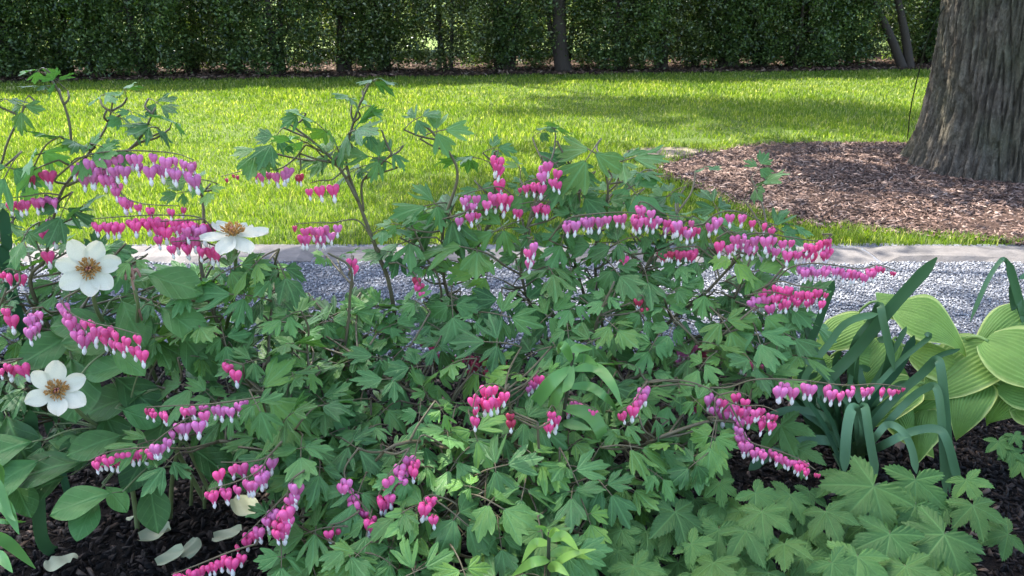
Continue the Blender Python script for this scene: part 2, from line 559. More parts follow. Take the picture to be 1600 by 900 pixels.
# stone edging between path and lawn
edge = thing('stone_edging', (0, 3.84, 0), 'weathered grey flat stone edging between gravel path and lawn', 'edging')
x = -4.4
i = 0
while x < 5.2:
    w = 0.8 + 0.9 * rnd.random()
    nx_, ny_ = 14, 7
    V, F = [], []
    y0, y1 = PATH_Y1 + 0.03 + 0.03 * rnd.random(), LAWN_Y - 0.03 - 0.05 * rnd.random()
    top = 0.014 + 0.010 * rnd.random()
    for jj in range(ny_):
        for ii in range(nx_):
            u, v = ii / (nx_ - 1), jj / (ny_ - 1)
            e = min(u, 1 - u) * w
            e = min(e, min(v, 1 - v) * (y1 - y0))
            z = top - 0.018 * max(0, 1 - e / 0.035) ** 2 + 0.006 * math.sin(7 * u * w + i) * math.sin(11 * v + i)
            V.append((x + u * (w - 0.012), y0 + v * (y1 - y0) + (0.014 * math.sin(7 * u + i) + .008 * math.sin(23 * u + 2 * i) if jj in (0, ny_ - 1) else 0), z))
    for jj in range(ny_ - 1):
        for ii in range(nx_ - 1):
            a = jj * nx_ + ii
            F.append((a, a + 1, a + 1 + nx_, a + nx_))
    border = [ii for ii in range(nx_)] + [jj * nx_ + nx_ - 1 for jj in range(1, ny_)] + \
             [(ny_ - 1) * nx_ + ii for ii in range(nx_ - 2, -1, -1)] + [jj * nx_ for jj in range(ny_ - 2, 0, -1)]
    k0 = len(V)
    for b in border:
        V.append((V[b][0], V[b][1], -0.05))
    for q in range(len(border)):
        r_ = (q + 1) % len(border)
        F.append((border[q], k0 + q, k0 + r_, border[r_]))
    g = 0.8 + 0.35 * rnd.random()
    part('edging_stone', mk_mesh('edging_stone', V, F, M_stone, smooth=False), edge, None, (g, g * 0.98, g * 0.95))
    x += w
    i += 1


# ------------------------------------------------------------------ loose stuff on the ground
def scatter_chips(name, xy, z, lo, hi, wr, thick, mat, label, cat, tilt=0.5, tintf=None):
    """small angular pieces: 6-vertex wedges, 8 triangles"""
    n = len(xy)
    ln = rng.uniform(lo, hi, n)
    base = np.array([[-.5, -.5, 0], [.5, -.35, 0], [.42, .5, 0], [-.45, .4, 0], [-.15, 0, 1], [.25, .05, .9]])
    Fb = np.array([[0, 1, 4], [1, 5, 4], [1, 2, 5], [2, 3, 5], [3, 4, 5], [3, 0, 4], [0, 3, 2], [0, 2, 1]])
    B = np.repeat(base[None], n, 0) + rng.normal(0, 0.09, (n, 6, 3))
    B[:, :, 0] *= ln[:, None]
    B[:, :, 1] *= (ln * rng.uniform(wr[0], wr[1], n))[:, None]
    B[:, :, 2] *= (ln * rng.uniform(thick[0], thick[1], n))[:, None]
    a = rng.uniform(0, 2 * np.pi, n)
    t = rng.normal(0, tilt, n)
    ct, st = np.cos(t)[:, None], np.sin(t)[:, None]
    X, Z = B[:, :, 0] * ct - B[:, :, 2] * st, B[:, :, 0] * st + B[:, :, 2] * ct
    ca, sa = np.cos(a)[:, None], np.sin(a)[:, None]
    O = np.stack([X * ca - B[:, :, 1] * sa, X * sa + B[:, :, 1] * ca, Z], -1)
    O[:, :, 0] += xy[:, 0:1]
    O[:, :, 1] += xy[:, 1:2]
    zz = z(xy[:, 0], xy[:, 1]) if callable(z) else z
    O[:, :, 2] += (zz + rng.uniform(0, 0.006, n))[:, None]
    F = (Fb[None] + (np.arange(n) * 6)[:, None, None]).reshape(-1, 3)
    tint = np.repeat(rng.random(n), 6)
    return struct(name, np_mesh(name, O.reshape(-1, 3), F, mat, {'tint': tint}), 'stuff', label, cat)


M_gpiece = tint_mat('crushed_stone', [(0, (0.10, 0.103, 0.115)), (0.45, (0.16, 0.164, 0.18)), (0.8, (0.22, 0.224, 0.24)), (1, (0.38, 0.38, 0.39))], rough=0.75)
n = 110000
xy = np.stack([rng.uniform(-3.0, 3.6, n), rng.uniform(PATH_Y0 - 0.03, PATH_Y1 + 0.055, n)], -1)
scatter_chips('gravel', xy, 0.0, 0.004, 0.0125, (0.6, 1.0), (0.4, 0.8), M_gpiece, 'pale blue grey crushed gravel covering the path', 'gravel')
M_mpiece = tint_mat('bark_mulch', [(0, (0.036, 0.022, 0.017)), (0.45, (0.105, 0.066, 0.052)), (0.8, (0.185, 0.122, 0.098)), (1, (0.31, 0.23, 0.19))], rough=0.9)
n = 75000
xy = np.stack([MC[0] + rng.uniform(-1.15, 1.15, n) * MR[0], MC[1] + rng.uniform(-1.15, 1.15, n) * MR[1]], -1)
rr = ((xy[:, 0] - MC[0]) / MR[0]) ** 2 + ((xy[:, 1] - MC[1]) / MR[1]) ** 2
xy = xy[in_mulch(xy[:, 0], xy[:, 1], 1.02)]
mz = lambda x, y: 0.006 + 0.055 * np.clip(1 - (((x - MC[0]) / MR[0]) ** 2 + ((y - MC[1]) / MR[1]) ** 2) ** 1.5, 0, 1)
scatter_chips('bark_chips', xy, mz, 0.015, 0.065, (0.08, 0.22), (0.06, 0.16), M_mpiece, 'reddish brown shredded bark mulch under the big tree', 'mulch', 0.35)
M_dpiece = tint_mat('dark_mulch', [(0, (0.004, 0.003, 0.003)), (0.5, (0.010, 0.007, 0.006)), (0.8, (0.022, 0.015, 0.012)), (0.95, (0.05, 0.034, 0.026)), (1, (0.12, 0.085, 0.065))], rough=0.85)
n = 42000
xy = np.stack([rng.uniform(-1.9, 2.2, n), rng.uniform(1.15, BED_Y, n)], -1)
scatter_chips('soil_crumbs', xy, lambda x, y: 0.02 + 0.015 * np.sin(2.1 * x + 0.4) * np.sin(2.7 * y), 0.006, 0.036, (0.10, 0.5), (0.08, 0.32), M_dpiece,
              'dark crumbly soil and shredded bark of the flower bed', 'soil', 0.5)
M_lpiece = tint_mat('dry_leaves', [(0, (0.02, 0.012, 0.008)), (0.5, (0.06, 0.034, 0.022)), (0.85, (0.13, 0.08, 0.055)), (1, (0.26, 0.19, 0.14))], rough=0.9)
n = 9000
x_ = rng.uniform(-9, 9, n)
xy = np.stack([x_, hedge_front(x_) + rng.uniform(-0.02, 3.6, n)], -1)
scatter_chips('dry_leaves', xy, 0.03, 0.04, 0.10, (0.4, 0.7), (0.05, 0.25), M_lpiece, 'dry brown fallen leaves under the hedge', 'leaf litter', 0.4)


# grass blades
def grass(n_by_band):
    Vs, Fs, Ts = [], [], []
    k0 = 0
    for (ya, yb, dens, hh, ww) in n_by_band:
        half = 0.70 * yb + 0.6
        n = int(dens * (yb - ya) * 2 * half)
        x = rng.uniform(-half, half, n)
        y = rng.uniform(ya, yb, n)
        keep = (~in_mulch(x, y, 0.97)) & (y < hedge_front(x) + 0.12)
        for (bx, by, rx, ry) in BARE:
            c = G(bx, by)
            q = ((x - c.x) / rx) ** 2 + ((y - c.y) / ry) ** 2
            keep &= ~((q < 1) & (rng.random(n) < 0.88))
        # thin, tufted growth
        tuft = 0.5 + 0.5 * np.sin(x * 9.3 + 3 * np.sin(y * 4.1)) * np.sin(y * 8.1 + 2 * np.sin(x * 5.3))
        keep &= rng.random(n) < 0.55 + 0.45 * tuft
        x, y, tuft = x[keep], y[keep], tuft[keep]
        n = len(x)
        h = hh * rng.uniform(0.5, 1.25, n) * (0.75 + 0.4 * tuft)
        w = ww * rng.uniform(0.7, 1.3, n)
        a = rng.uniform(0, 2 * np.pi, n)
        lean = rng.uniform(0.1, 0.85, n) * h
        la = rng.uniform(0, 2 * np.pi, n)
        dx, dy = np.cos(a) * w / 2, np.sin(a) * w / 2
        lx, ly = np.cos(la) * lean, np.sin(la) * lean
        V = np.zeros((n, 5, 3))
        V[:, 0] = np.stack([x - dx, y - dy, np.full(n, -0.004)], -1)
        V[:, 1] = np.stack([x + dx, y + dy, np.full(n, -0.004)], -1)
        V[:, 2] = np.stack([x + dx * .8 + lx * .35, y + dy * .8 + ly * .35, h * 0.6], -1)
        V[:, 3] = np.stack([x - dx * .8 + lx * .35, y - dy * .8 + ly * .35, h * 0.6], -1)
        V[:, 4] = np.stack([x + lx, y + ly, h * 0.95], -1)
        base = (np.arange(n) * 5)[:, None] + k0
        Fs.append(np.concatenate([base + np.array([[0, 1, 2]]), base + np.array([[0, 2, 3]]), base + np.array([[3, 2, 4]])]))
        Vs.append(V.reshape(-1, 3))
        Ts.append(np.repeat(rng.random(n) ** 1.2, 5))
        k0 += n * 5
    return np.concatenate(Vs), np.concatenate(Fs), np.concatenate(Ts)


M_grass = tint_mat('grass_blade', [(0, (0.06, 0.115, 0.010)), (0.5, (0.135, 0.20, 0.018)), (0.85, (0.215, 0.265, 0.04)), (1, (0.42, 0.40, 0.2))],
                   rough=0.5, trans=0.45, spec=0.3, patch=(1.3, (0.72, 0.8, 0.75), (1.2, 1.12, 1.1)))
gv, gf, gt = grass([(LAWN_Y - 0.03, 5.2, 8500, 0.045, 0.0045), (5.2, 7.0, 5600, 0.045, 0.0056), (7.0, 9.5, 2500, 0.046, 0.008), (9.5, 14.2, 1500, 0.048, 0.011)])
struct('grass', np_mesh('grass', gv, gf, M_grass, {'tint': gt}), 'stuff', 'sunlit bright yellow green lawn grass', 'grass')


# ------------------------------------------------------------------ the big fluted tree
M_crown = tint_mat('tree_leaf', [(0, (0.035, 0.075, 0.015)), (0.6, (0.06, 0.12, 0.025)), (1, (0.10, 0.17, 0.04))], rough=0.5, trans=0.3, spec=0.3)


def leaf_cloud(centres, n_per, size, spread, flat=0.6, seed=1, asp=0.55):
    """many single leaf-sized quads gathered in clumps round the given centres"""
    g = np.random.default_rng(seed)
    C = np.asarray(centres, dtype=float)
    n = len(C) * n_per
    c = np.repeat(C, n_per, 0) + g.normal(0, 1, (n, 3)) * np.array([spread, spread, spread * flat])
    s = size * g.uniform(0.6, 1.35, n)
    nrm = g.normal(0, 1, (n, 3)) + np.array([0, 0, 0.9])
    nrm /= np.linalg.norm(nrm, axis=1)[:, None]
    t = g.normal(0, 1, (n, 3))
    t -= nrm * np.sum(t * nrm, 1)[:, None]
    t /= np.linalg.norm(t, axis=1)[:, None]
    b = np.cross(nrm, t)
    V = np.zeros((n, 4, 3))
    V[:, 0] = c - t * s[:, None] * 0.5
    V[:, 1] = c + b * s[:, None] * asp * 0.5 + nrm * s[:, None] * 0.08
    V[:, 2] = c + t * s[:, None] * 0.55 - nrm * s[:, None] * 0.1
    V[:, 3] = c - b * s[:, None] * asp * 0.5 + nrm * s[:, None] * 0.08
    F = np.arange(n * 4).reshape(n, 4)
    return V.reshape(-1, 3), F, np.repeat(g.random(n), 4)


def trunk_mesh(name):
    nh, na = 190, 420
    hs = np.concatenate([np.linspace(-0.06, 1.6, 170), np.linspace(1.8, 13, 20)])
    V = []
    ph = [rnd.random() * 6.28 for _ in range(8)]
    for h in hs:
        hp = max(h, 0)
        r0 = 0.48 + 0.17 * math.exp(-hp / 0.28) + 0.09 * math.exp(-hp / 0.9)
        if h > 1.6:
            r0 *= 1 - 0.065 * (h - 1.6)
        fl = 0.35 + 0.65 * math.exp(-hp / 0.9)
        for j in range(na):
            a = 2 * math.pi * j / na
            tw = a + 0.05 * hp
            lobe = 0.05 * math.sin(5 * tw + ph[0]) + 0.035 * math.sin(9 * tw + ph[1]) + 0.02 * math.sin(14 * tw + ph[2] + 0.3 * hp)
            ca_, sa_ = math.cos(a), math.sin(a)
            n_a = noise.noise(Vector((ca_ * 7, sa_ * 7, h * 0.7)))
            n_b = noise.noise(Vector((ca_ * 19 + 5, sa_ * 19, h * 2.6 + n_a)))
            n_c = noise.noise(Vector((ca_ * 42, sa_ * 42 + 3, h * 8.0)))
            n_d = noise.noise(Vector((ca_ * 70, sa_ * 70 + 9, h * 34)))
            rid = abs(n_b)                                   # narrow furrows between plates
            fine = 0.042 * max(0, 0.22 - rid) / 0.22 - 0.014 * n_a - 0.014 * n_c - 0.009 * n_d
            r = r0 * (1 + lobe * fl) - fine
            V.append((r * math.cos(a) - 0.115 * min(hp, 2.0), r * math.sin(a), h))
    F = []
    for i in range(nh - 1):
        for j in range(na):
            a, b = i * na + j, i * na + (j + 1) % na
            F.append((a, b, b + na, a + na))
    return mk_mesh(name, V, F, M_bark)


big = thing('redwood_tree', TREE, 'massive tree trunk with deeply fluted grey brown bark on the mulch', 'tree')
part('trunk', trunk_mesh('trunk'), big, Matrix.Translation(TREE))
mb = MB()
cent = []
for i in range(34):
    a = i * 2.4 + 0.3
    h = 2.7 + i * 0.28
    ln = (4.4 - 0.095 * i) * (0.75 + 0.5 * rnd.random())
    pts = [Vector((0.3 * math.cos(a), 0.3 * math.sin(a), h))]
    for k in range(1, 6):
        t = k / 5
        pts.append(Vector((math.cos(a) * (0.3 + ln * t), math.sin(a) * (0.3 + ln * t), h + 0.5 * t - 0.55 * t * t)))
    mb.tube([p + TREE for p in pts], 0.07, 0.012, 6)
    for k in range(2, 6):
        for q in range(3):
            if rnd.random() < 0.36:
                cent.append(pts[k] + TREE + Vector((rnd.uniform(-.5, .5), rnd.uniform(-.5, .5), rnd.uniform(-.15, .2))))
for i in range(44):                      # limbs added toward the sun so their leaves shade mulch patches
    while True:
        u, v = rnd.uniform(-1, 1), rnd.uniform(-1, 1)
        if u * u + v * v < 1:
            break
    g_ = Vector((MC[0] + u * MR[0] * 1.02, MC[1] + v * MR[1], 0))
    q = [G(1240, 285), G(1440, 318), G(1180, 262), G(1330, 355), G(1080, 300)]  # mulch spots that the added clumps leave open to the sun
    if any(((g_.x - w.x) / .5) ** 2 + ((g_.y - w.y) / .3) ** 2 < 1 for w in q):
        continue
    h = rnd.uniform(3.0, 5.0)
    c = g_ + sun_dir * (h / sun_dir.z)
    st_ = TREE + Vector((-.2, 0, h - .6))
    mb.tube(smooth_path([st_, st_.lerp(c, .5) + Vector((0, 0, .25)), c], 5), .05, .008, 5)
    cent.append(c)
    for _ in range(2):
        cent.append(c + Vector((rnd.uniform(-.25, .25), rnd.uniform(-.25, .25), rnd.uniform(-.1, .1))))
part('branches', mb.mesh('branches', M_twig), big)
lv, lf, lt = leaf_cloud(cent, 120, 0.09, 0.19, 0.5, 3)
part('crown', np_mesh('crown', lv, lf, M_crown, {'tint': lt}), big)

# unseen second tree, its crown placed and shaped to shade the flower bed
ST = Vector((-5.9, 5.9, 0))
shade = thing('shade_tree', ST, 'unseen leafy broadleaf tree by the lawn, its high crown shaped to shade the flower bed', 'tree')
mb = MB()
mb.tube(smooth_path([ST + Vector((0, 0, -0.05)), ST + Vector((0.05, 0, 1.2)), ST + Vector((0.1, 0.1, 3.6)), ST + Vector((0.4, 0.2, 7.0)), ST + Vector((1.0, 0.4, 10.0))], 6), 0.22, 0.07, 12)
part('trunk', mb.mesh('trunk', M_twig), shade)
mb = MB()
cent = []
SHC, SHR = Vector((-3.35, 6.5, 9.0)), (3.6, 2.0, 0.95)
for i in range(240):
    while True:
        u = Vector((rnd.uniform(-1, 1), rnd.uniform(-1, 1), rnd.uniform(-1, 1)))
        if u.length < 1:
            break
    c = SHC + Vector((u.x * SHR[0], u.y * SHR[1], u.z * SHR[2])) + Vector((0, 0, 0.12 * u.x))
    gp = c - sun_dir * (c.z / sun_dir.z)
    if any(((gp.x - q.x) / .75) ** 2 + ((gp.y - q.y) / .42) ** 2 < 1 for q in (G(640, 428), G(1540, 425), G(1330, 440), G(180, 425))):
        continue  # crown gap shaped so sun reaches these path spots
    cent.append(c)
    if i % 5 == 0:
        s = ST + Vector((0.35, 0.2, 5.6 + 2.0 * rnd.random()))
        mb.tube(smooth_path([s, s.lerp(c, 0.5) + Vector((0, 0, 0.25)), c], 5), 0.045, 0.008, 5)
for i in range(30):  # extra clumps added so their shade dapples the near lawn
    c = Vector((rnd.uniform(-4.5, -2.3), rnd.uniform(8.4, 9.8), 9.0 + rnd.uniform(-.5, .5)))
    cent.append(c)
    s = ST + Vector((0.4, 0.2, 7.0))
    mb.tube(smooth_path([s, s.lerp(c, 0.5) + Vector((0, 0, 0.35)), c], 5), 0.04, 0.008, 5)
part('branches', mb.mesh('branches', M_twig), shade)
lv, lf, lt = leaf_cloud(cent, 95, 0.10, 0.26, 0.6, 5, 0.7)
part('crown', np_mesh('crown', lv, lf, M_crown, {'tint': lt}), shade)

# tall tree added behind the hedge, its unseen crown placed to dapple the lawn
HT = Vector((-2.9, 14.7, -0.05))
tall = thing('dapple_tree', HT, 'tall slender tree added behind the hedge, its high unseen crown dapples the lawn', 'tree')
mb = MB()
mb.tube(smooth_path([HT, HT + Vector((0.05, 0, 3)), HT + Vector((-.1, .1, 7)), HT + Vector((.1, 0, 13.0))], 6), .14, .03, 9)
part('trunk', mb.mesh('trunk', M_twig), tall)
mb = MB()
cent = []
for i in range(44):
    c = HT + Vector((rnd.gauss(0.2, 1.3), rnd.gauss(-.1, .55), rnd.uniform(10.6, 13.6)))
    cent.append(c)
    mb.tube(smooth_path([HT + Vector((0, 0, c.z - .5)), HT.lerp(c, .5) * 0 + Vector(((HT.x + c.x) / 2, (HT.y + c.y) / 2, c.z - .1)), c], 4), .03, .008, 5)
part('branches', mb.mesh('branches', M_twig), tall)
lv, lf, lt = leaf_cloud(cent, 230, 0.12, 0.21, 0.6, 15, 0.6)
part('crown', np_mesh('crown', lv, lf, M_crown, {'tint': lt}), tall)

# cable down the side of the trunk
mb = MB()
c0, c1 = G(1418, 218, .04), P(1441, 92, 5.9)
mb.tube(smooth_path([c0, c0.lerp(c1, 0.45) + Vector((-0.02, 0, 0)), c1, P(1452, 55, 5.6), P(1475, 10, 5.35)], 6), 0.0045, 0.0045, 6)
solo('cable', mb.mesh('cable', M_cable), 'thin dark cable running down beside the fluted trunk to the mulch', 'cable')

# ------------------------------------------------------------------ hedge
M_hedge = [tint_mat('hedge_leaf', [(0, (0.02, 0.032, 0.009)), (0.5, (0.06, 0.09, 0.023)), (0.85, (0.135, 0.17, 0.055)), (1, (0.34, 0.36, 0.22))], rough=0.3, trans=0.4, spec=0.6, tmul=(1.6, 1.7, 0.6)),  # palest tints of both hedge leaves raised to imitate glints of light
           tint_mat('yew_leaf', [(0, (0.018, 0.036, 0.01)), (0.5, (0.058, 0.105, 0.028)), (0.85, (0.12, 0.18, 0.05)), (1, (0.2, 0.26, 0.11))], rough=0.35, trans=0.36, spec=0.5, tmul=(1.6, 1.7, 0.6))]
M_farleaf = tint_mat('far_shrub_leaf', [(0, (0.03, 0.05, 0.015)), (0.6, (0.08, 0.11, 0.035)), (1, (0.25, 0.27, 0.12))], rough=0.5, trans=0.45)  # leaf colour lightened to stand in for sunlight


def shrub_variant(seed, mat, lowgap):
    g = random.Random(seed)
    mb = MB()
    cent = []
    ns = g.choice((2, 3, 4))
    for i in range(ns):
        a = g.uniform(0, 6.28)
        r = 0.08 if ns < 3 else 0.13
        top = Vector((math.cos(a) * g.uniform(.15, .5), math.sin(a) * g.uniform(.1, .4), g.uniform(2.2, 3.0)))
        b = Vector((math.cos(a) * r, math.sin(a) * r, -0.05))
        md = b.lerp(top, 0.4) + Vector((g.uniform(-.1, .1), g.uniform(-.1, .1), 0))
        sp = smooth_path([b, md, top], 8)
        mb.tube(sp, g.uniform(0.035, 0.085), 0.012, 7)
        for k in range(26):
            p = sp[min(len(sp) - 1, 1 + int(k * len(sp) / 26))]
            aa = g.uniform(0, 6.28)
            q = p + Vector((math.cos(aa) * g.uniform(.2, .6), math.sin(aa) * g.uniform(.15, .42), g.uniform(-0.12, .25)))
            mb.tube([p, p.lerp(q, .5) + Vector((0, 0, .04)), q], 0.012, 0.004, 4)
            if q.z > lowgap:
                cent.append(q)
    for i in range(560):
        z = lowgap + (3.15 - lowgap) * g.random() ** 0.95
        wd = 0.80 * (1 if z < 2.4 else 1 - (z - 2.4) / 1.4)
        if z < 0.45:
            wd *= 0.85
        cent.append((g.uniform(-wd, wd), g.uniform(-wd * .75, wd * .75), z))
    lv, lf, lt = leaf_cloud(cent, 50, 0.05, 0.08, 0.9, seed, 0.5)
    ok = lv[:, 2].reshape(-1, 4).min(1) > 0.05
    lv, lt = lv.reshape(-1, 4, 3)[ok].reshape(-1, 3), lt.reshape(-1, 4)[ok].ravel()
    lf = np.arange(len(lv)).reshape(-1, 4)
    return mb.mesh('stems', M_twig), np_mesh('crown', lv, lf, mat, {'tint': lt})


VAR = [shrub_variant(21, M_hedge[0], 0.16), shrub_variant(22, M_hedge[1], 0.08), shrub_variant(23, M_hedge[0], 0.22), shrub_variant(24, M_hedge[1], 0.12)]
HX = [-160, -75, 40, 115, 225, 295, 402, 470, 560, 610, 700, 790, 880, 960, 1020, 1130, 1180, 1290, 1345, 1470, 1540, 1670, 1770, 5, 175, 345, 1075, 1235]
for i, hx in enumerate(HX):
    xx = (hx - 800) / FPX * 13.9
    yy = hedge_front(xx) + 0.85 + rnd.uniform(-.25, .3)
    k = i % 4 if i % 7 else (i + 2) % 4
    if hx < 240:
        k = 1 + 2 * (i % 2)
    fine = k in (1, 3)
    kind = 'dense fine leaved evergreen shrub' if fine else 'open glossy leaved shrub'
    near = {790: 'in the hedge, on one side of the thick bare trunk', 880: 'in the hedge, right behind the thick bare trunk',
            1345: 'in the hedge, at the foot of the leaning trunks', 1470: 'in the hedge, between leaning trunks and the massive fluted trunk',
            1540: 'in the hedge, hidden behind the massive fluted trunk'}.get(hx, 'forming part of the long dark hedge')
    t = thing('hedge_shrub', (xx, yy, 0.0), kind + ' ' + near, 'shrub', 'fine leaved shrubs of the hedge' if fine else 'glossy leaved shrubs of the hedge')
    W = Matrix.Translation((xx, yy, 0.0)) @ Matrix.Rotation(rnd.uniform(-0.5, 0.5) + (math.pi if rnd.random() < 0.5 else 0), 4, 'Z') @ Matrix.Diagonal((1, 1, rnd.uniform(.95, 1.12), 1))
    part('stems', VAR[k][0], t, W)
    part('crown', VAR[k][1], t, W)
# one thick trunk standing in the hedge
tt = G(866, 100)
tt.y, tt.z = hedge_front(tt.x) + 0.62, 0
t = thing('hedge_tree', tt, 'thick bare forked tree trunk standing in the hedge', 'tree')
mb = MB()
mb.tube(smooth_path([tt + Vector((0.1, 0, -0.05)), tt + Vector((0.03, 0, 0.25)), tt + Vector((-0.02, 0, 0.9)), tt + Vector((-0.06, 0.1, 2.0)), tt + Vector((-0.1, 0.2, 3.6))], 6), 0.15, 0.06, 10)
mb.tube(smooth_path([tt + Vector((0.06, 0.02, 0.02)), tt + Vector((-0.14, 0.05, 0.6)), tt + Vector((-0.22, 0.1, 1.4)), tt + Vector((-0.4, 0.2, 2.8))], 6), 0.06, 0.02, 8)
part('trunk', mb.mesh('trunk', M_twig), t)
lv, lf, lt = leaf_cloud([tt + Vector((rnd.uniform(-.7, .6), rnd.uniform(0, .6), rnd.uniform(2.0, 3.8))) for _ in range(60)], 40, 0.06, 0.14, 0.9, 9, 0.5)
part('crown', np_mesh('crown', lv, lf, M_hedge[0], {'tint': lt}), t)
# leaning grey trunks at the right of the hedge
for (xa, ya, xb, yb, lab) in ((1395, 105, 1335, -60, 'strongly slanted slender trunk in the hedge beside a steeper one'), (1420, 108, 1390, -60, 'steeper slender trunk in the hedge beside a strongly slanted one')):
    b = G(xa, ya)
    b.y = hedge_front(b.x) + 0.35
    b.z = 0
    tp = P(xb, yb, b.y + 0.2)
    t = thing('leaning_tree', b, lab, 'tree', 'leaning trunks in the hedge')
    mb = MB()
    mb.tube(smooth_path([b + Vector((0.03, 0, -0.05)), b.lerp(tp, 0.35) + Vector((0.04, 0, 0)), tp, tp + (tp - b) * 0.9], 6), 0.085, 0.03, 8)
    part('trunk', mb.mesh('trunk', M_twig), t)
    top = tp + (tp - b) * 0.8
    lv, lf, lt = leaf_cloud([top + Vector((rnd.uniform(-.6, .6), rnd.uniform(-.3, .5), rnd.uniform(-.6, .6))) for _ in range(40)], 40, 0.06, 0.14, 0.9, 10, 0.5)
    part('crown', np_mesh('crown', lv, lf, M_hedge[0], {'tint': lt}), t)
# shrubs glimpsed beyond the hedge, leaves lightened to look sunlit
fs = shrub_variant(31, M_farleaf, 0.25)
for i in range(9):
    xx = -13 + i * 3.2 + rnd.uniform(-.5, .5)
    yy = 19.5 + rnd.uniform(-1, 1.5)
    t = thing('garden_shrub', (xx, yy, -0.06), 'pale shrub coloured as if sunlit, glimpsed through gaps behind the hedge', 'shrub', 'pale shrubs beyond the hedge')
    W = Matrix.Translation((xx, yy, -0.06)) @ Matrix.Rotation(rnd.uniform(0, 6.28), 4, 'Z') @ Matrix.Diagonal((1.9, 1.9, 1.3, 1))
    part('stems', fs[0], t, W)
    part('crown', fs[1], t, W)


# ------------------------------------------------------------------ leaf shapes
def star_leaf(lobes, T, step=3.0, rings=6, teeth=None, zfun=None, rmax=1.25, seed=0):
    """leaf outline as the union of pointed lobes (direction, centre, half length, half width, power) seen from the stalk"""
    g = np.random.default_rng(seed)
    th = np.radians(np.arange(-T, T + 1e-6, step))
    rr = np.linspace(0.01, rmax, 420)
    X, Y = rr[None] * np.cos(th)[:, None], rr[None] * np.sin(th)[:, None]
    ins = np.zeros_like(X, dtype=bool)
    for (a, c, hl, hw, p) in lobes:
        ca, sa = math.cos(a), math.sin(a)
        u, v = X * ca + Y * sa, -X * sa + Y * ca
        ins |= (np.abs((u - c) / hl) ** p + np.abs(v / hw) ** p) < 1
    r = np.where(ins, rr[None], 0).max(1)
    r = np.maximum(r, 0.05)
    if teeth:
        ph = np.cumsum(np.hypot(np.gradient(r), r * np.gradient(th))) * teeth[0]
        r = r * (1 - teeth[1] * (ph % 1.0)) 
    V, lob, rim = [(0, 0, 0)], [(0, 0, 0)], [0]
    mains = [l for l in lobes if l[2] > 0.2]
    for k in range(1, rings + 1):
        s = (k / rings) ** 0.85
        for i, t in enumerate(th):
            x, y = r[i] * s * math.cos(t), r[i] * s * math.sin(t)
            best = None
            for (a, c, hl, hw, p) in mains:
                u, v = x * math.cos(a) + y * math.sin(a), -x * math.sin(a) + y * math.cos(a)
                if u > -0.05 and (best is None or abs(v) < abs(best[1])):
                    best = (u, v)
            if best is None:
                best = (0, 0.2)
            z = zfun(x, y, best[0], best[1], s) if zfun else 0
            V.append((x, y, z))
            lob.append((best[0], best[1], 0))
            rim.append(s)
    n = len(th)
    F = [(0, 1 + i, 2 + i) for i in range(n - 1)]
    for k in range(rings - 1):
        for i in range(n - 1):
            a = 1 + k * n + i
            F.append((a, a + n, a + n + 1, a + 1))
    return V, F, lob, rim


def dic_leaflet(seed):
    g = random.Random(seed)
    j = lambda a: g.uniform(-a, a)
    w = g.uniform(0.72, 1.12)
    lobes = [(j(.06), .60, .42, .135 * w, 1.5),
             (R(31) + j(.08), .50, .36 * g.uniform(.88, 1.08), .115 * w, 1.5), (-R(31) + j(.08), .50, .36 * g.uniform(.88, 1.08), .115 * w, 1.5),
             (0, .27, .26, .18 * w, 1.9),
             (R(11) + j(.05), .68, .19, .075, 1.4), (-R(11) + j(.05), .66, .19, .075, 1.4)]
    if g.random() < 0.6:
        lobes += [(R(44) + j(.05), .40, .19, .08, 1.5), (-R(44) + j(.05), .40, .19, .08, 1.5)]
    dr, fo, wv, ph = g.uniform(-.05, .38), g.uniform(-.5, .45), g.uniform(.02, .055), g.uniform(0, 6)

    def z(x, y, u, v, s):
        return -dr * x * x + fo * y * y + 0.10 * abs(v) * (1 if fo < 0 else -.6) + wv * math.sin(7 * x + 9 * y + ph) * s
    return star_leaf(lobes, 66, 3.0, 6, None, z, seed=seed)


def dic_leaf(seed, young=False):
    """one division of the compound leaf: an end leaflet and two side leaflets on a short stalk"""
    g = random.Random(seed)
    V, F, LB = [], [], []

    def put(leaf, M):
        k = len(V)
        for p in leaf[0]:
            V.append(M @ Vector(p))
        for f in leaf[1]:
            F.append(tuple(k + i for i in f))
        LB.extend(leaf[2])
    RX, RY, RZ = (lambda a: Matrix.Rotation(a, 4, 'X')), (lambda a: Matrix.Rotation(a, 4, 'Y')), (lambda a: Matrix.Rotation(a, 4, 'Z'))
    sc = 0.50
    put(dic_leaflet(seed * 7 + 1), Matrix.Translation((.17, 0, 0)) @ RY(g.uniform(-.15, .4)) @ RZ(g.uniform(-.15, .15)) @ Matrix.Scale(sc * g.uniform(.92, 1.1), 4))
    for s in (1, -1):
        put(dic_leaflet(seed * 7 + 2 + s), Matrix.Translation((0, 0.05 * s, 0)) @ RZ(s * R(g.uniform(66, 92))) @ RX(-s * g.uniform(-.25, .5)) @ RY(g.uniform(-.1, .5)) @ Matrix.Scale(sc * g.uniform(.75, 1.0), 4))
    nleaf = len(F)
    mb = MB()
    mb.tube([(0, .07, -.003), (0, 0, -.005), (0, -.07, -.003)], .008, .008, 4)
    mb.tube(smooth_path([(.19, 0, -.004), (0, 0, -.006), (-.16, 0, -.03), (-.34, 0, -.12)], 3), .008, .013, 4)
    k = len(V)
    V += mb.v
    F += [tuple(k + i for i in f) for f in mb.f]
    LB += [(0, .5, 0)] * len(mb.v)
    mi = [0] * nleaf + [1] * len(mb.f)
    return mk_mesh('leaf', V, F, [M_dic, M_stem], mi, True, {'lob': LB})


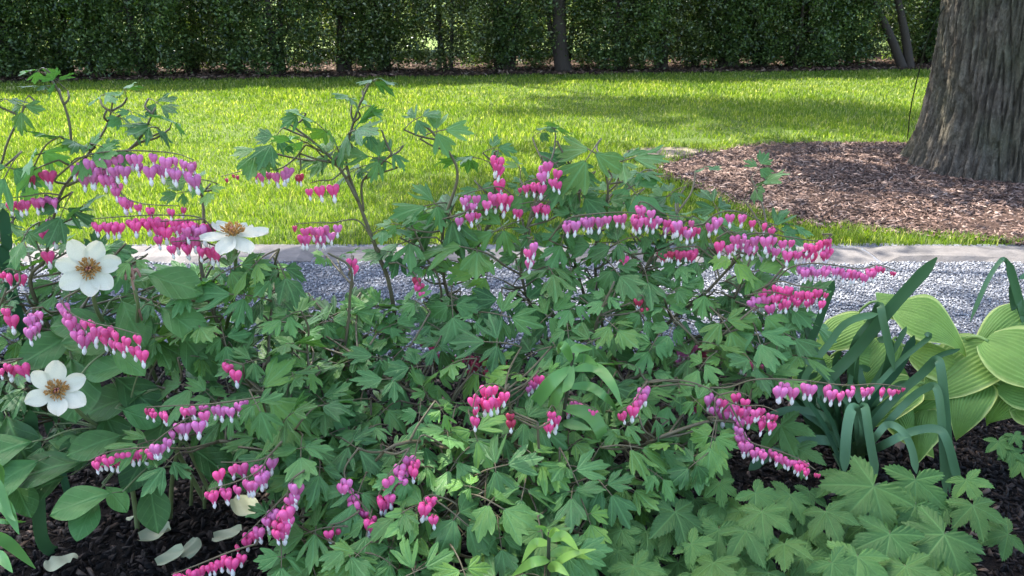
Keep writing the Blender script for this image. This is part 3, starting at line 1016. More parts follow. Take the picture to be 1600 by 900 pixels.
DIC = [dic_leaf(100 + i) for i in range(14)]


def blade_leaf(name, prof, L, W, mat, nl=16, nw=6, zf=None, stalk=None, curl=0):
    """simple leaf: prof(t) half width along the length"""
    V, LB, RM, F = [], [], [], []
    for i in range(nl + 1):
        t = i / nl
        for j in range(-nw, nw + 1):
            v = j / nw
            hw = prof(t) * W
            x, y = t * L, v * hw
            z = zf(t, v, y) if zf else 0
            V.append((x, y, z))
            LB.append((t, y / L, 0))
            RM.append(max(abs(v), (t - 0.9) * 10 * 0.9 if t > .9 else 0))
    m = 2 * nw + 1
    for i in range(nl):
        for j in range(m - 1):
            a = i * m + j
            F.append((a, a + 1, a + 1 + m, a + m))
    return V, F, LB, RM


def obovate_leaf(seed):
    g = random.Random(seed)
    a, b = g.uniform(.04, .10), g.uniform(.10, .3)
    prof = lambda t: (math.sin(math.pi * min(1, t) ** 1.25) ** 0.8) if 0 < t < 1 else 0.002
    ph = g.uniform(0, 6)
    V, F, LB, RM = blade_leaf('leaf', prof, 1.0, g.uniform(.29, .36), M_peo, 16, 5,
                              lambda t, v, y: -b * t * t + a * abs(v) * math.sin(math.pi * t) + 0.014 * math.sin(9 * t + 5 * v + ph))
    nf = len(F)
    mb = MB()
    mb.tube([(.05, 0, -.004), (-.06, 0, -.01), (-.16, 0, -.05)], .010, .013, 4)
    k = len(V)
    return mk_mesh('leaf', list(V) + mb.v, list(F) + [tuple(k + i for i in f) for f in mb.f], [M_peo, M_stemg], [0] * nf + [1] * len(mb.f), True, {'lob': list(LB) + [(0, .5, 0)] * len(mb.v)})


def anemone_leaf(seed):
    g = random.Random(seed)
    j = lambda a: g.uniform(-a, a)
    lobes = [(j(.05), .53, .50, .235, 1.5), (R(54) + j(.08), .47, .46, .22, 1.5), (-R(54) + j(.08), .47, .46, .22, 1.5),
             (R(112) + j(.1), .36, .36, .18, 1.5), (-R(112) + j(.1), .36, .36, .18, 1.5), (0, .08, .32, .32, 2),
             (R(16), .66, .17, .08, 1.4), (-R(16), .66, .17, .08, 1.4), (R(70), .55, .17, .08, 1.4), (-R(70), .55, .17, .08, 1.4)]
    dr, ph, pl = g.uniform(.18, .5), g.uniform(0, 6), g.uniform(.2, .5)

    def z(x, y, u, v, s):
        return -dr * (x * x * .7 + y * y * .8) + pl * abs(v) * .5 + 0.02 * math.sin(11 * x + 8 * y + ph) * s - 0.018 * math.cos(2 * math.pi * (u - 1.3 * abs(v)) / .13) * s * min(1, abs(v) * 12)
    V, F, LB, RM = star_leaf(lobes, 158, 2.0, 8, (11.0, .15), z, seed=seed)
    nf = len(F)
    mb = MB()
    mb.tube(smooth_path([(.02, 0, -.01), (-.1, 0, -.07), (-.28, 0, -.4), (-.3, 0, -.75)], 4), .013, .018, 5)
    k = len(V)
    return mk_mesh('leaf', [Vector(p) for p in V] + mb.v, F + [tuple(k + i for i in f) for f in mb.f], [M_ane, M_stemg], [0] * nf + [1] * len(mb.f), True, {'lob': LB + [(0, .5, 0)] * len(mb.v)})


def hosta_leaf(seed):
    g = random.Random(seed)
    prof = lambda t: max(0.004, (math.sin(math.pi * (0.06 + 0.94 * t) ** 0.72)) ** 0.8) if t < 0.995 else 0.004
    dr, cup, ph = g.uniform(.35, .9), g.uniform(-.3, .4), g.uniform(0, 6)

    def z(t, v, y):
        cor = 0.012 * math.cos(v * 2 * math.pi * 7) * math.sin(math.pi * min(1, t * 1.02)) ** .6
        return 0.12 * t - dr * t * t * t - cup * v * v * math.sin(math.pi * t) + cor + 0.055 * math.sin(8 * t + ph + 2 * v) * v * v - 0.02 * (1 - abs(v)) ** 4
    V, F, LB, RM = blade_leaf('leaf', prof, 1.0, g.uniform(.34, .40), M_hos, 26, 28, z)
    nf = len(F)
    mb = MB()
    mb.tube(smooth_path([(.03, 0, -.015), (-.12, 0, -.05), (-.3, 0, -.35), (-.34, 0, -.8)], 4), .022, .028, 6)
    k = len(V)
    return mk_mesh('leaf', list(V) + mb.v, list(F) + [tuple(k + i for i in f) for f in mb.f], [M_hos, M_hstalk], [0] * nf + [1] * len(mb.f), True, {'rim': RM + [0] * len(mb.v), 'rib': [0.5 - 0.5 * math.cos((j / 28) * 2 * math.pi * 7) for i in range(27) for j in range(-28, 29)] + [0] * len(mb.v)})


PEO = [obovate_leaf(40 + i) for i in range(5)]
ANE = [anemone_leaf(60 + i) for i in range(6)]
HOS = [hosta_leaf(80 + i) for i in range(5)]


# ------------------------------------------------------------------ bleeding heart flower
def heart_meshes(seed, bud=False):
    """heart of two pink pouches with flared tips (the flower) and the white drop below (inner petals); width about 1"""
    g = random.Random(seed)
    mb = MB()
    nv, nu = 11, 12
    sl_ = 0.72 if bud else 1.0
    for s in (-1, 1):
        V, F = [], []
        for i in range(nv):
            t = i / (nv - 1)
            z = 0.42 - 1.0 * t ** 1.05
            w = math.sin(math.pi * min(1, 0.04 + t * 0.90) ** 0.62)
            rx = 0.275 * max(0.05, w) * sl_
            ry = 0.24 * max(0.05, w)
            if t > 0.88:
                rx, ry = 0.05, 0.06
            xc = s * (0.235 * (1 - t) ** 0.55 * sl_ + 0.03 + (0.12 * max(0, t - .86) / .14 if not bud else 0))
            for j in range(nu):
                a = 2 * math.pi * j / nu
                V.append((xc + rx * math.cos(a), ry * math.sin(a), z))
        for i in range(nv - 1):
            for j in range(nu):
                a, b = i * nu + j, i * nu + (j + 1) % nu
                F.append((a, b, b + nu, a + nu))
        F.append(tuple(range(nu))[::-1])
        F.append(tuple((nv - 1) * nu + j for j in range(nu)))
        mb.add(V, F, 0)
    mb.tube([(0, 0, .36), (0.01, 0, .55), (0.0, 0.0, .85)], .03, .022, 4, 1)
    outer = mb.mesh('flower', [M_pink, M_stem])
    mi = MB()
    V, F = [], []
    prof = [(-.30, .02), (-.42, .12), (-.56, .10), (-.70, .155), (-.86, .17), (-1.0, .11), (-1.1, .02)]
    for (z, r) in prof:
        for j in range(8):
            a = 2 * math.pi * j / 8
            V.append((r * math.cos(a), .75 * r * math.sin(a), z))
    for i in range(len(prof) - 1):
        for j in range(8):
            a, b = i * 8 + j, i * 8 + (j + 1) % 8
            F.append((a, b, b + 8, a + 8))
    mi.add(V, F)
    inner = mi.mesh('inner_petals', [M_white])
    return outer, inner


HEART = [heart_meshes(1), heart_meshes(2)]
BUD = heart_meshes(3, True)
HOT, PURP, RED = (0.82, 0.10, 0.30), (0.70, 0.20, 0.44), (0.50, 0.05, 0.10)


class Plant:
    """a bleeding heart: stems, leaf divisions, sprays of hanging flowers"""

    def __init__(self, base, label):
        self.t = thing('bleeding_heart_plant', base, label, 'flowering plant', 'bleeding heart plants')
        self.base = Vector(base)
        self.nodes = []
        self.stalks = MB()
        self.leafpos = []

    def stem(self, pts, r0=0.006, r1=0.003, from_base=True):
        pts = ([self.base + Vector((rnd.uniform(-.04, .04), rnd.uniform(-.04, .04), -0.02))] if from_base else []) + [Vector(p) for p in pts]
        sp = smooth_path(pts, 6)
        mb = MB()
        mb.tube(sp, r0, r1, 6)
        part('stem', mb.mesh('stem', M_stem), self.t)
        self.nodes += sp[2:]

    def link(self, p, r=0.0022, low=0.02):
        best, bd = None, 9
        for q in self.nodes:
            d = (q - p).length + (0.35 if q.z > p.z - low else 0) + (0.2 if q.z < p.z - 0.35 else 0)
            if d < bd:
                best, bd = q, d
        if best is None or (best - p).length < 0.02:
            return
        m = best.lerp(p, 0.55) + Vector((0, 0, -0.05 * (best - p).length)) + Vector((rnd.uniform(-.012, .012), rnd.uniform(-.012, .012), 0))
        self.stalks.tube(smooth_path([best, m, p], 4), r * 1.25, r, 5)

    def leaf(self, p, size, axis=None, nrm=None, tint=None, mesh=None):
        out = Vector((p.x - self.base.x, p.y - self.base.y, 0))
        if out.length > 1e-4:
            out.normalize()
        if axis is None:
            axis = out * 0.55 + Vector((rnd.gauss(0, .9), -0.2 + rnd.gauss(0, .7), -0.15 + rnd.gauss(0, .3)))
        if nrm is None:
            tc_ = (Vector((0, 0, CAM_H)) - p).normalized()
            nrm = Vector((0, 0, 0.85)) + Vector((tc_.x, tc_.y, tc_.z)) * rnd.uniform(.0, 1.0) + out * 0.15 + Vector((rnd.gauss(0, .38), rnd.gauss(0, .38), 0))
        W = frame(p, axis, nrm, size)
        if tint is None:
            k = rnd.uniform(.68, 1.28)
            y = rnd.random() ** 2.5
            tint = (k * (1 + .5 * y), k * (1 + .22 * y), k * (1 - .3 * y))
        part('leaf', mesh or rnd.choice(DIC), self.t, W, tint)
        e = W @ Vector((-.34, 0, -.12))
        self.link(e)
        self.leafpos.append(p)

    def spray(self, path, d0, d1, n, w=0.028, cols=(PURP, HOT), taper=0.75, drop=0.85, link=True, rows=1, sub=None, buds=1, off=0):
        """path in photo pixels at distances d0..d1; n flowers hang from it, oldest first"""
        if n >= 7:
            n, w = int(n * 1.25), w * .96
        m = len(path)
        pts = [P(x, y, d0 + (d1 - d0) * i / max(1, m - 1)) for i, (x, y) in enumerate(path)]
        sp = smooth_path(pts, 8) if m > 1 else pts
        mb = MB()
        if m > 1:
            mb.tube(sp, 0.0022, 0.0010, 5)
            part('flower_stalk', mb.mesh('flower_stalk', M_stem), self.t)
        if link:
            self.link(sp[0], 0.0022)
        L = len(sp) - 1
        a0, a1 = sub or (0.12, 1.0)
        for i in range(n):
            u = a0 + (a1 - a0) * (i + rnd.uniform(-.45, .45)) / max(1, n - 1) if n > 1 else a1
            u = min(max(u, 0), 1)
            f = u * L
            k = min(int(f), max(0, L - 1))
            q = sp[k].lerp(sp[min(k + 1, L)], f - k) if L > 0 else sp[0]
            s = w * (1 - (1 - taper) * (i / max(1, n - 1)) ** 1.5) * rnd.uniform(.78, 1.12)
            row = i % rows
            q = q + Vector((rnd.uniform(-.2, .2) * w, rnd.uniform(-.45, .45) * w, -row * w * 0.75 + rnd.uniform(-.12, .12) * w))
            c0, c1 = Vector(cols[0]), Vector(cols[1])
            c = c0.lerp(c1, min(1, max(0, i / max(1, n - 1) * 1.15 + rnd.uniform(-.2, .2)))) * rnd.uniform(.85, 1.12)
            isb = i >= n - buds and n > 2
            me = BUD if isb else rnd.choice(HEART)
            if isb:
                c = c.lerp(Vector(RED), .5)
                s *= 0.8
            # hanging: faces any way round, a little tilt
            rot = Matrix.Rotation(rnd.gauss(0, .55) + (math.pi if rnd.random() < .5 else 0), 4, 'Z') @ Matrix.Rotation(rnd.gauss(0, .12), 4, 'Y')
            W = Matrix.Translation(q + Vector((0, 0, -s * drop * rnd.uniform(.85, 1.05)))) @ rot @ Matrix.Scale(s, 4)
            fl = part('flower', me[0], self.t, W, tuple(c))
            if not (isb and s < w * .6):
                part('inner_petals', me[1], fl)

    def fill(self, poly, n, dfun, spread, size, mind, tint=None, tries=30):
        xs_, ys_ = [p[0] for p in poly], [p[1] for p in poly]

        def inside(x, y):
            c = False
            for i in range(len(poly)):
                (x1, y1), (x2, y2) = poly[i], poly[i - 1]
                if (y1 > y) != (y2 > y) and x < (x2 - x1) * (y - y1) / (y2 - y1) + x1:
                    c = not c
            return c
        made = 0
        for _ in range(n * tries):
            if made >= n:
                break
            x, y = rnd.uniform(min(xs_), max(xs_)), rnd.uniform(min(ys_), max(ys_))
            if not inside(x, y):
                continue
            p = P(x, y, dfun(x, y) + rnd.uniform(spread[0], spread[1]))
            if p.z < 0.06 or any((p - q).length < mind for q in self.leafpos):
                continue
            self.leaf(p, size * rnd.uniform(.6, 1.15), tint=tint(rnd) if tint else None)
            made += 1

    def done(self):
        if self.stalks.v:
            o = part('leaf_stalks', self.stalks.mesh('leaf_stalks', M_stem), self.t)
            o['kind'] = 'stuff'


def lerp_tab(tab):
    ys, ds = [a for a, b in tab], [b for a, b in tab]
    return lambda x, y: float(np.interp(y, ys, ds))


# ------------------------------------------------------------------ bleeding heart plants
YOUNG = lambda r: (1.5 * r.uniform(.9, 1.1), 1.35 * r.uniform(.9, 1.1), .7)
D_main = lerp_tab([(220, 1.98), (330, 1.92), (450, 1.82), (550, 1.68), (650, 1.52), (750, 1.37), (900, 1.2)])
D_left = lerp_tab([(100, 1.75), (300, 1.72), (420, 1.66), (560, 1.55), (700, 1.42), (900, 1.26)])
px = lambda v, d: v * d / FPX

# --- the two big plants in the middle
A = Plant((0.02, 1.95, 0.02), 'bushy bleeding heart with short clusters of pink hearts round the arching lily')
D_ = Plant((0.42, 1.98, 0.02), 'wide bleeding heart bush beside daffodil leaves, long flower sprays reaching over gravel path')
STEMS = (([(850, 560), (815, 430), (828, 340), (855, 262)], 1.9), ([(760, 560), (700, 460), (692, 360), (715, 270), (680, 212), (655, 190)], 1.9),
         ([(780, 540), (740, 420), (770, 330), (772, 240)], 1.93), ([(950, 540), (930, 400), (950, 300), (935, 240)], 1.95),
         ([(960, 560), (1000, 440), (1040, 360), (1060, 330)], 1.9), ([(1000, 560), (1110, 450), (1180, 375), (1215, 360)], 1.86),
         ([(1020, 580), (1140, 500), (1195, 450), (1240, 400)], 1.8), ([(1080, 590), (1140, 480), (1175, 400)], 1.82),
         ([(900, 650), (975, 640), (1012, 598), (1060, 596)], 1.6), ([(950, 620), (1080, 560), (1180, 480)], 1.7),
         ([(830, 700), (800, 720), (780, 640), (795, 600)], 1.5), ([(850, 740), (870, 800), (845, 720), (840, 660)], 1.42),
         ([(740, 720), (620, 720), (560, 700)], 1.5), ([(720, 650), (620, 600), (560, 560)], 1.62), ([(700, 800), (600, 830)], 1.4),
         ([(960, 760), (1020, 720)], 1.5), ([(1000, 700), (1100, 660), (1160, 660)], 1.5), ([(640, 690), (560, 760)], 1.42),
         ([(900, 420), (905, 300), (870, 220)], 1.97), ([(960, 600), (930, 520), (960, 440)], 1.75), ([(900, 800), (930, 860)], 1.35))
for (pts, d) in STEMS:
    (D_ if pts[0][0] >= 890 else A).stem([P(x, y, d) for (x, y) in pts], 0.0055, 0.0026)
# leaves at the top, seen against lawn, mulch and path
for (x, y, s, d) in ((650, 186, 62, 1.9), (682, 205, 78, 1.9), (865, 200, 62, 1.97), (845, 206, 40, 1.99), (925, 236, 115, 1.95), (975, 250, 95, 1.95), (985, 292, 105, 1.92),
                     (890, 258, 100, 1.96), (1000, 270, 80, 1.98), (770, 232, 50, 1.95), (735, 246, 76, 1.96), (812, 262, 60, 1.97), (705, 338, 140, 1.88),
                     (745, 390, 140, 1.84), (680, 318, 100, 1.9), (785, 355, 100, 1.88), (640, 375, 110, 1.86), (620, 395, 85, 1.86), (905, 300, 85, 1.95), (850, 320, 85, 1.95),
                     (860, 420, 105, 1.84), (880, 370, 85, 1.9), (935, 380, 75, 1.9), (1060, 330, 70, 1.93), (1120, 325, 75, 1.93), (1050, 300, 60, 1.95),
                     (1210, 355, 85, 1.88), (1230, 350, 60, 1.9), (1100, 262, 40, 1.97), (1185, 262, 55, 1.96), (1180, 292, 75, 1.95), (1140, 400, 90, 1.84), (1170, 425, 100, 1.82),
                     (1095, 400, 75, 1.85), (1060, 410, 75, 1.86), (960, 420, 95, 1.83), (1010, 430, 100, 1.82), (760, 430, 85, 1.85), (1235, 480, 100, 1.74), (1225, 520, 105, 1.7)):
    (D_ if x > 890 else A).leaf(P(x, y, d), px(s * 1.12, d))
lowA = [(450, 480), (560, 474), (640, 470), (720, 466), (800, 460), (880, 460), (890, 600), (900, 860), (800, 910), (560, 910), (480, 850), (500, 760), (430, 720), (400, 660), (440, 580)]
lowD = [(880, 460), (1000, 450), (1100, 450), (1250, 470), (1265, 545), (1210, 590), (1120, 610), (1130, 660), (1090, 730), (960, 790), (890, 870)]
A.fill(lowA, 145, D_main, (-.05, .04), 0.155, 0.057)
A.fill(lowA, 45, D_main, (.06, .26), 0.155, 0.057)
D_.fill(lowD, 125, D_main, (-.05, .04), 0.15, 0.057)
D_.fill(lowD, 36, D_main, (.06, .26), 0.155, 0.057)
A.fill([(650, 330), (760, 290), (890, 260), (890, 470), (700, 470), (660, 420)], 36, D_main, (-.02, .12), 0.115, 0.065)
D_.fill([(890, 260), (1000, 270), (1120, 350), (1200, 380), (1200, 460), (890, 480)], 46, D_main, (-.02, .12), 0.115, 0.06)
for (x, y, s, d) in ((735, 760, 75, 1.33), (620, 350, 60, 1.85), (855, 585, 60, 1.6), (690, 640, 60, 1.45)):
    A.leaf(P(x, y, d), px(s, d), tint=YOUNG(rnd))
for (x, y, s, d) in ((1000, 790, 60, 1.4), (1225, 395, 60, 1.86), (960, 350, 60, 1.93), (1130, 560, 60, 1.64)):
    D_.leaf(P(x, y, d), px(s, d), tint=YOUNG(rnd))
S = A.spray
S([(772, 238), (778, 236), (774, 250)], 1.92, 1.9, 4, 0.034, (HOT, HOT), rows=3, buds=0)
S([(852, 262), (846, 244), (868, 256), (872, 262)], 1.9, 1.88, 6, 0.032, (PURP, HOT), rows=2, buds=0)
S([(850, 280), (835, 280), (812, 290)], 1.9, 1.9, 5, 0.029, (HOT, HOT), buds=1)
S([(800, 305), (780, 292), (745, 298), (722, 306)], 1.9, 1.86, 9, 0.028, (HOT, PURP), rows=2, buds=0)
S([(860, 315), (840, 314), (795, 322)], 1.9, 1.9, 5, 0.027, (HOT, HOT), buds=0)
S([(720, 335), (738, 326), (750, 330)], 1.86, 1.86, 3, 0.026, (PURP, HOT), buds=0)
S([(828, 372), (832, 370), (826, 378), (834, 385)], 1.8, 1.8, 5, 0.031, (PURP, HOT), rows=3, buds=0)
S([(800, 650), (790, 612), (768, 600), (746, 612), (738, 640)], 1.42, 1.36, 10, 0.029, (HOT, HOT), .7, sub=(.35, 1), rows=2, buds=2)
S([(798, 640), (802, 655)], 1.42, 1.42, 3, 0.022, (RED, RED), .7, buds=1)
S([(868, 640), (862, 634), (854, 648)], 1.45, 1.42, 4, 0.027, (HOT, HOT), rows=2, buds=0)
S([(842, 580), (836, 586), (824, 598)], 1.56, 1.54, 3, 0.026, (HOT, PURP), buds=0)
S([(770, 560), (740, 552), (700, 550), (660, 530)], 1.76, 1.76, 9, 0.027, (RED, HOT), .8)
S([(790, 565), (770, 556), (735, 562)], 1.74, 1.72, 6, 0.027, (RED, RED), .9, rows=2, buds=0)
S([(700, 700), (660, 680), (648, 712), (642, 718)], 1.38, 1.34, 3, 0.027, (HOT, HOT), sub=(.8, 1), buds=0)
S([(700, 830), (715, 792), (680, 774), (662, 780), (682, 800)], 1.3, 1.26, 6, 0.0265, (HOT, HOT), .8, sub=(.55, 1), buds=1)
S([(640, 700), (625, 722), (610, 738), (590, 775)], 1.36, 1.3, 9, 0.028, (PURP, HOT), .9, rows=2, buds=0)
S([(560, 700), (538, 735), (550, 768), (575, 798), (580, 808)], 1.34, 1.27, 9, 0.027, (PURP, HOT), 1.0, rows=1, buds=0, sub=(.25, 1))
S([(560, 800), (535, 815), (515, 820)], 1.28, 1.26, 4, 0.026, (RED, HOT), 1.0, buds=0, sub=(.4, 1))
A.done()
S = D_.spray
S([(858, 375), (885, 343), (930, 334), (985, 332), (1040, 340), (1092, 350)], 1.86, 1.8, 17, 0.029, (PURP, HOT), .85, sub=(.2, 1))
S([(1000, 345), (998, 318), (1012, 318), (1040, 335), (1080, 340)], 1.84, 1.8, 11, 0.028, (HOT, PURP), .9, rows=2, buds=1)
S([(1100, 350), (1120, 334), (1150, 330), (1190, 345), (1215, 352)], 1.84, 1.8, 8, 0.029, (PURP, HOT), .7)
S([(1120, 372), (1138, 362), (1150, 364), (1165, 360)], 1.8, 1.8, 5, 0.030, (HOT, PURP), rows=2, buds=0)
S([(1150, 372), (1185, 364), (1230, 370), (1275, 376), (1300, 372)], 1.82, 1.76, 17, 0.0285, (PURP, HOT), .85, rows=2)
S([(1300, 366), (1285, 366), (1292, 370)], 1.76, 1.76, 5, 0.027, (HOT, HOT), rows=2, buds=1)
S([(1090, 385), (1065, 386), (1030, 392)], 1.84, 1.86, 7, 0.027, (HOT, RED), .8)
S([(975, 392), (974, 394), (972, 396)], 1.84, 1.84, 2, 0.03, (HOT, HOT), buds=0)
S([(1010, 480), (1004, 462), (998, 464)], 1.75, 1.75, 3, 0.025, (RED, RED), buds=0)
S([(1185, 478), (1225, 425), (1262, 412), (1300, 414), (1345, 420), (1372, 414), (1402, 424)], 1.78, 1.68, 17, 0.0275, (PURP, HOT), .5, sub=(.3, 1), buds=4)
S([(1175, 458), (1215, 440), (1250, 447), (1290, 452)], 1.78, 1.7, 17, 0.027, (HOT, HOT), .85, rows=2)
S([(1165, 462), (1200, 456), (1235, 462)], 1.76, 1.72, 8, 0.026, (PURP, HOT), .9, rows=2)
S([(1060, 600), (1130, 606), (1180, 593), (1250, 594), (1320, 602), (1370, 600), (1416, 606)], 1.56, 1.44, 16, 0.0275, (PURP, HOT), .55, sub=(.4, 1), buds=3, drop=.9)
S([(1015, 598), (1060, 594), (1105, 606), (1150, 632), (1190, 634), (1216, 644)], 1.56, 1.46, 15, 0.0285, (PURP, HOT), .7, sub=(.42, 1), rows=2, buds=2)
S([(1120, 618), (1150, 612), (1172, 620)], 1.52, 1.5, 6, 0.026, (HOT, HOT), buds=1, rows=2)
S([(1140, 630), (1158, 665), (1172, 690), (1215, 704), (1250, 718), (1274, 734)], 1.48, 1.4, 17, 0.0265, (PURP, HOT), .6, sub=(.2, 1), buds=2)
S([(1012, 596), (1004, 606), (992, 625), (966, 645)], 1.5, 1.42, 7, 0.029, (PURP, HOT), .9, rows=1, buds=1)
S([(885, 622), (905, 628), (932, 640)], 1.5, 1.46, 6, 0.026, (PURP, HOT), buds=0)
S([(1110, 540), (1085, 530), (1060, 540)], 1.74, 1.72, 7, 0.026, (RED, PURP), .9, rows=2, buds=0)
S([(1150, 555), (1170, 558), (1186, 562)], 1.68, 1.66, 4, 0.025, (RED, HOT), buds=0)
S([(1085, 625), (1070, 630)], 1.58, 1.58, 2, 0.026, (HOT, RED), buds=0)
D_.done()

# --- the tall plant left of it, its shoots rising against the lawn
B = Plant((-0.28, 1.92, 0.02), 'tall slender bleeding heart shoots rising against the sunlit lawn, few flowers')
B.stem([P(x, y, 1.85) for (x, y) in ((615, 480), (590, 395), (562, 320), (541, 250), (556, 180), (577, 130))], 0.0062, 0.0022)
B.stem([P(x, y, 1.82) for (x, y) in ((560, 315), (530, 262), (490, 222), (440, 185))], 0.004, 0.002, False)
B.stem([P(x, y, 1.85) for (x, y) in ((568, 330), (566, 285), (590, 262), (612, 240))], 0.0035, 0.002, False)
B.stem([P(x, y, 1.72) for (x, y) in ((548, 600), (546, 480), (548, 420), (512, 395))], 0.0045, 0.0025)
B.stem([P(x, y, 1.86) for (x, y) in ((690, 480), (665, 400), (640, 345))], 0.004, 0.002)
for (x, y, s, d) in ((582, 126, 72, 1.84), (545, 152, 58, 1.84), (575, 165, 60, 1.86), (548, 205, 120, 1.82), (510, 205, 105, 1.8), (478, 222, 95, 1.79), (522, 235, 70, 1.82), (470, 178, 56, 1.8),
                     (402, 235, 92, 1.78), (430, 215, 80, 1.78), (592, 248, 88, 1.84), (612, 238, 62, 1.86), (560, 262, 70, 1.86), (505, 250, 66, 1.82), (575, 206, 55, 1.86),
                     (508, 400, 50, 1.8), (538, 396, 45, 1.8), (600, 358, 75, 1.86), (640, 352, 66, 1.87)):
    B.leaf(P(x, y, d), px(s * 1.08, d), nrm=Vector((rnd.gauss(0, .5), -.3 + rnd.gauss(0, .5), .8)) )
S = B.spray
S([(478, 226), (458, 250), (432, 265), (392, 264), (345, 276)], 1.8, 1.76, 9, 0.026, (PURP, HOT), .5, sub=(.3, 1), buds=3)
S([(468, 240), (470, 262), (466, 272)], 1.8, 1.8, 2, 0.02, (RED, RED), sub=(.7, 1), buds=0)
S([(540, 262), (520, 280), (500, 282), (484, 286)], 1.82, 1.8, 3, 0.028, (HOT, HOT), sub=(.5, 1), buds=0)
S([(588, 385), (560, 345), (520, 348), (490, 348), (462, 350)], 1.82, 1.78, 9, 0.028, (PURP, HOT), .8, sub=(.5, 1), rows=2, buds=1)
S([(545, 430), (552, 402), (548, 400)], 1.74, 1.74, 2, 0.033, (HOT, HOT), buds=0)
S([(620, 410), (645, 425), (652, 436), (658, 448)], 1.8, 1.76, 4, 0.026, (RED, HOT), sub=(.5, 1), buds=0)
B.fill([(430, 455), (530, 470), (600, 475), (640, 560), (560, 620), (470, 600), (390, 500)], 46, D_main, (-.02, .1), 0.15, 0.06)
B.done()

# --- the front left plant
C_ = Plant((-0.50, 1.72, 0.02), 'leafy bleeding heart at the front behind bare soil, its sprays drooping low beside fallen petals')
for pts in ([(420, 640), (360, 560), (330, 470)], [(400, 660), (300, 620), (230, 600)], [(430, 650), (420, 540), (430, 440)], [(430, 700), (480, 620), (480, 540)], [(420, 720), (440, 700), (470, 720)],
            [(380, 700), (320, 690), (290, 640)], [(330, 480), (318, 330), (312, 280)], [(430, 780), (440, 830)]):
    C_.stem([P(x, y, D_left(x, y) + .04) for (x, y) in pts], 0.005, 0.0026)
pc = [(230, 440), (300, 420), (400, 400), (440, 430), (450, 490), (500, 560), (520, 680), (500, 720), (430, 740), (380, 690), (300, 610), (240, 560), (215, 490)]
C_.fill(pc, 86, D_left, (-.05, .03), 0.165, 0.062)
C_.fill(pc, 22, D_left, (.06, .2), 0.145, 0.06)
C_.fill([(430, 720), (560, 720), (560, 900), (420, 900), (400, 820)], 22, D_left, (-.03, .08), 0.135, 0.07)
for (x, y, s, d) in ((230, 690, 120, 1.36), (265, 720, 110, 1.34), (340, 745, 95, 1.33), (440, 870, 120, 1.22), (400, 630, 110, 1.36), (470, 700, 130, 1.34), (500, 730, 110, 1.33), (450, 650, 120, 1.38),
                     (310, 280, 80, 1.7), (325, 295, 60, 1.7), (285, 300, 55, 1.7), (360, 420, 110, 1.6), (400, 410, 120, 1.6), (440, 420, 110, 1.62), (540, 860, 120, 1.2), (610, 880, 110, 1.2)):
    C_.leaf(P(x, y, d), px(s, d))
S = C_.spray
S([(410, 620), (370, 626), (320, 632), (270, 634), (228, 636)], 1.38, 1.34, 12, 0.0255, (PURP, HOT), .75, sub=(.2, 1))
S([(330, 636), (290, 655), (255, 680), (236, 695)], 1.36, 1.33, 8, 0.026, (PURP, PURP), .9, buds=0, sub=(.2, 1))
S([(260, 700), (215, 700), (170, 706), (138, 720)], 1.34, 1.3, 9, 0.0265, (HOT, HOT), .75, sub=(.2, 1))
S([(440, 690), (415, 715), (380, 722), (345, 722)], 1.32, 1.3, 6, 0.027, (PURP, HOT), .9, sub=(.2, 1), buds=0)
S([(420, 712), (405, 735), (370, 752), (325, 765)], 1.3, 1.27, 9, 0.027, (PURP, HOT), .9, sub=(.2, 1), buds=0)
S([(475, 735), (455, 752), (445, 790), (432, 815)], 1.28, 1.24, 12, 0.028, (PURP, HOT), 1, rows=2, buds=0, sub=(.25, 1))
S([(450, 770), (415, 805), (375, 845)], 1.28, 1.26, 9, 0.026, (PURP, HOT), .9, rows=1, buds=1, sub=(.25, 1))
S([(400, 850), (360, 862), (310, 882), (268, 898)], 1.24, 1.2, 10, 0.0265, (HOT, HOT), .85, sub=(.25, 1))
S([(380, 570), (355, 562), (350, 566)], 1.46, 1.46, 3, 0.025, (HOT, HOT), buds=0)
S([(345, 400), (336, 366), (312, 340), (250, 336), (200, 338), (146, 342)], 1.66, 1.62, 15, 0.0285, (HOT, HOT), .9, sub=(.3, 1), buds=1)
S([(320, 342), (290, 344), (240, 346)], 1.64, 1.64, 9, 0.030, (PURP, HOT), .9, rows=2, buds=0)
S([(340, 385), (310, 376), (268, 378)], 1.64, 1.62, 6, 0.027, (HOT, HOT), buds=0)
C_.done()

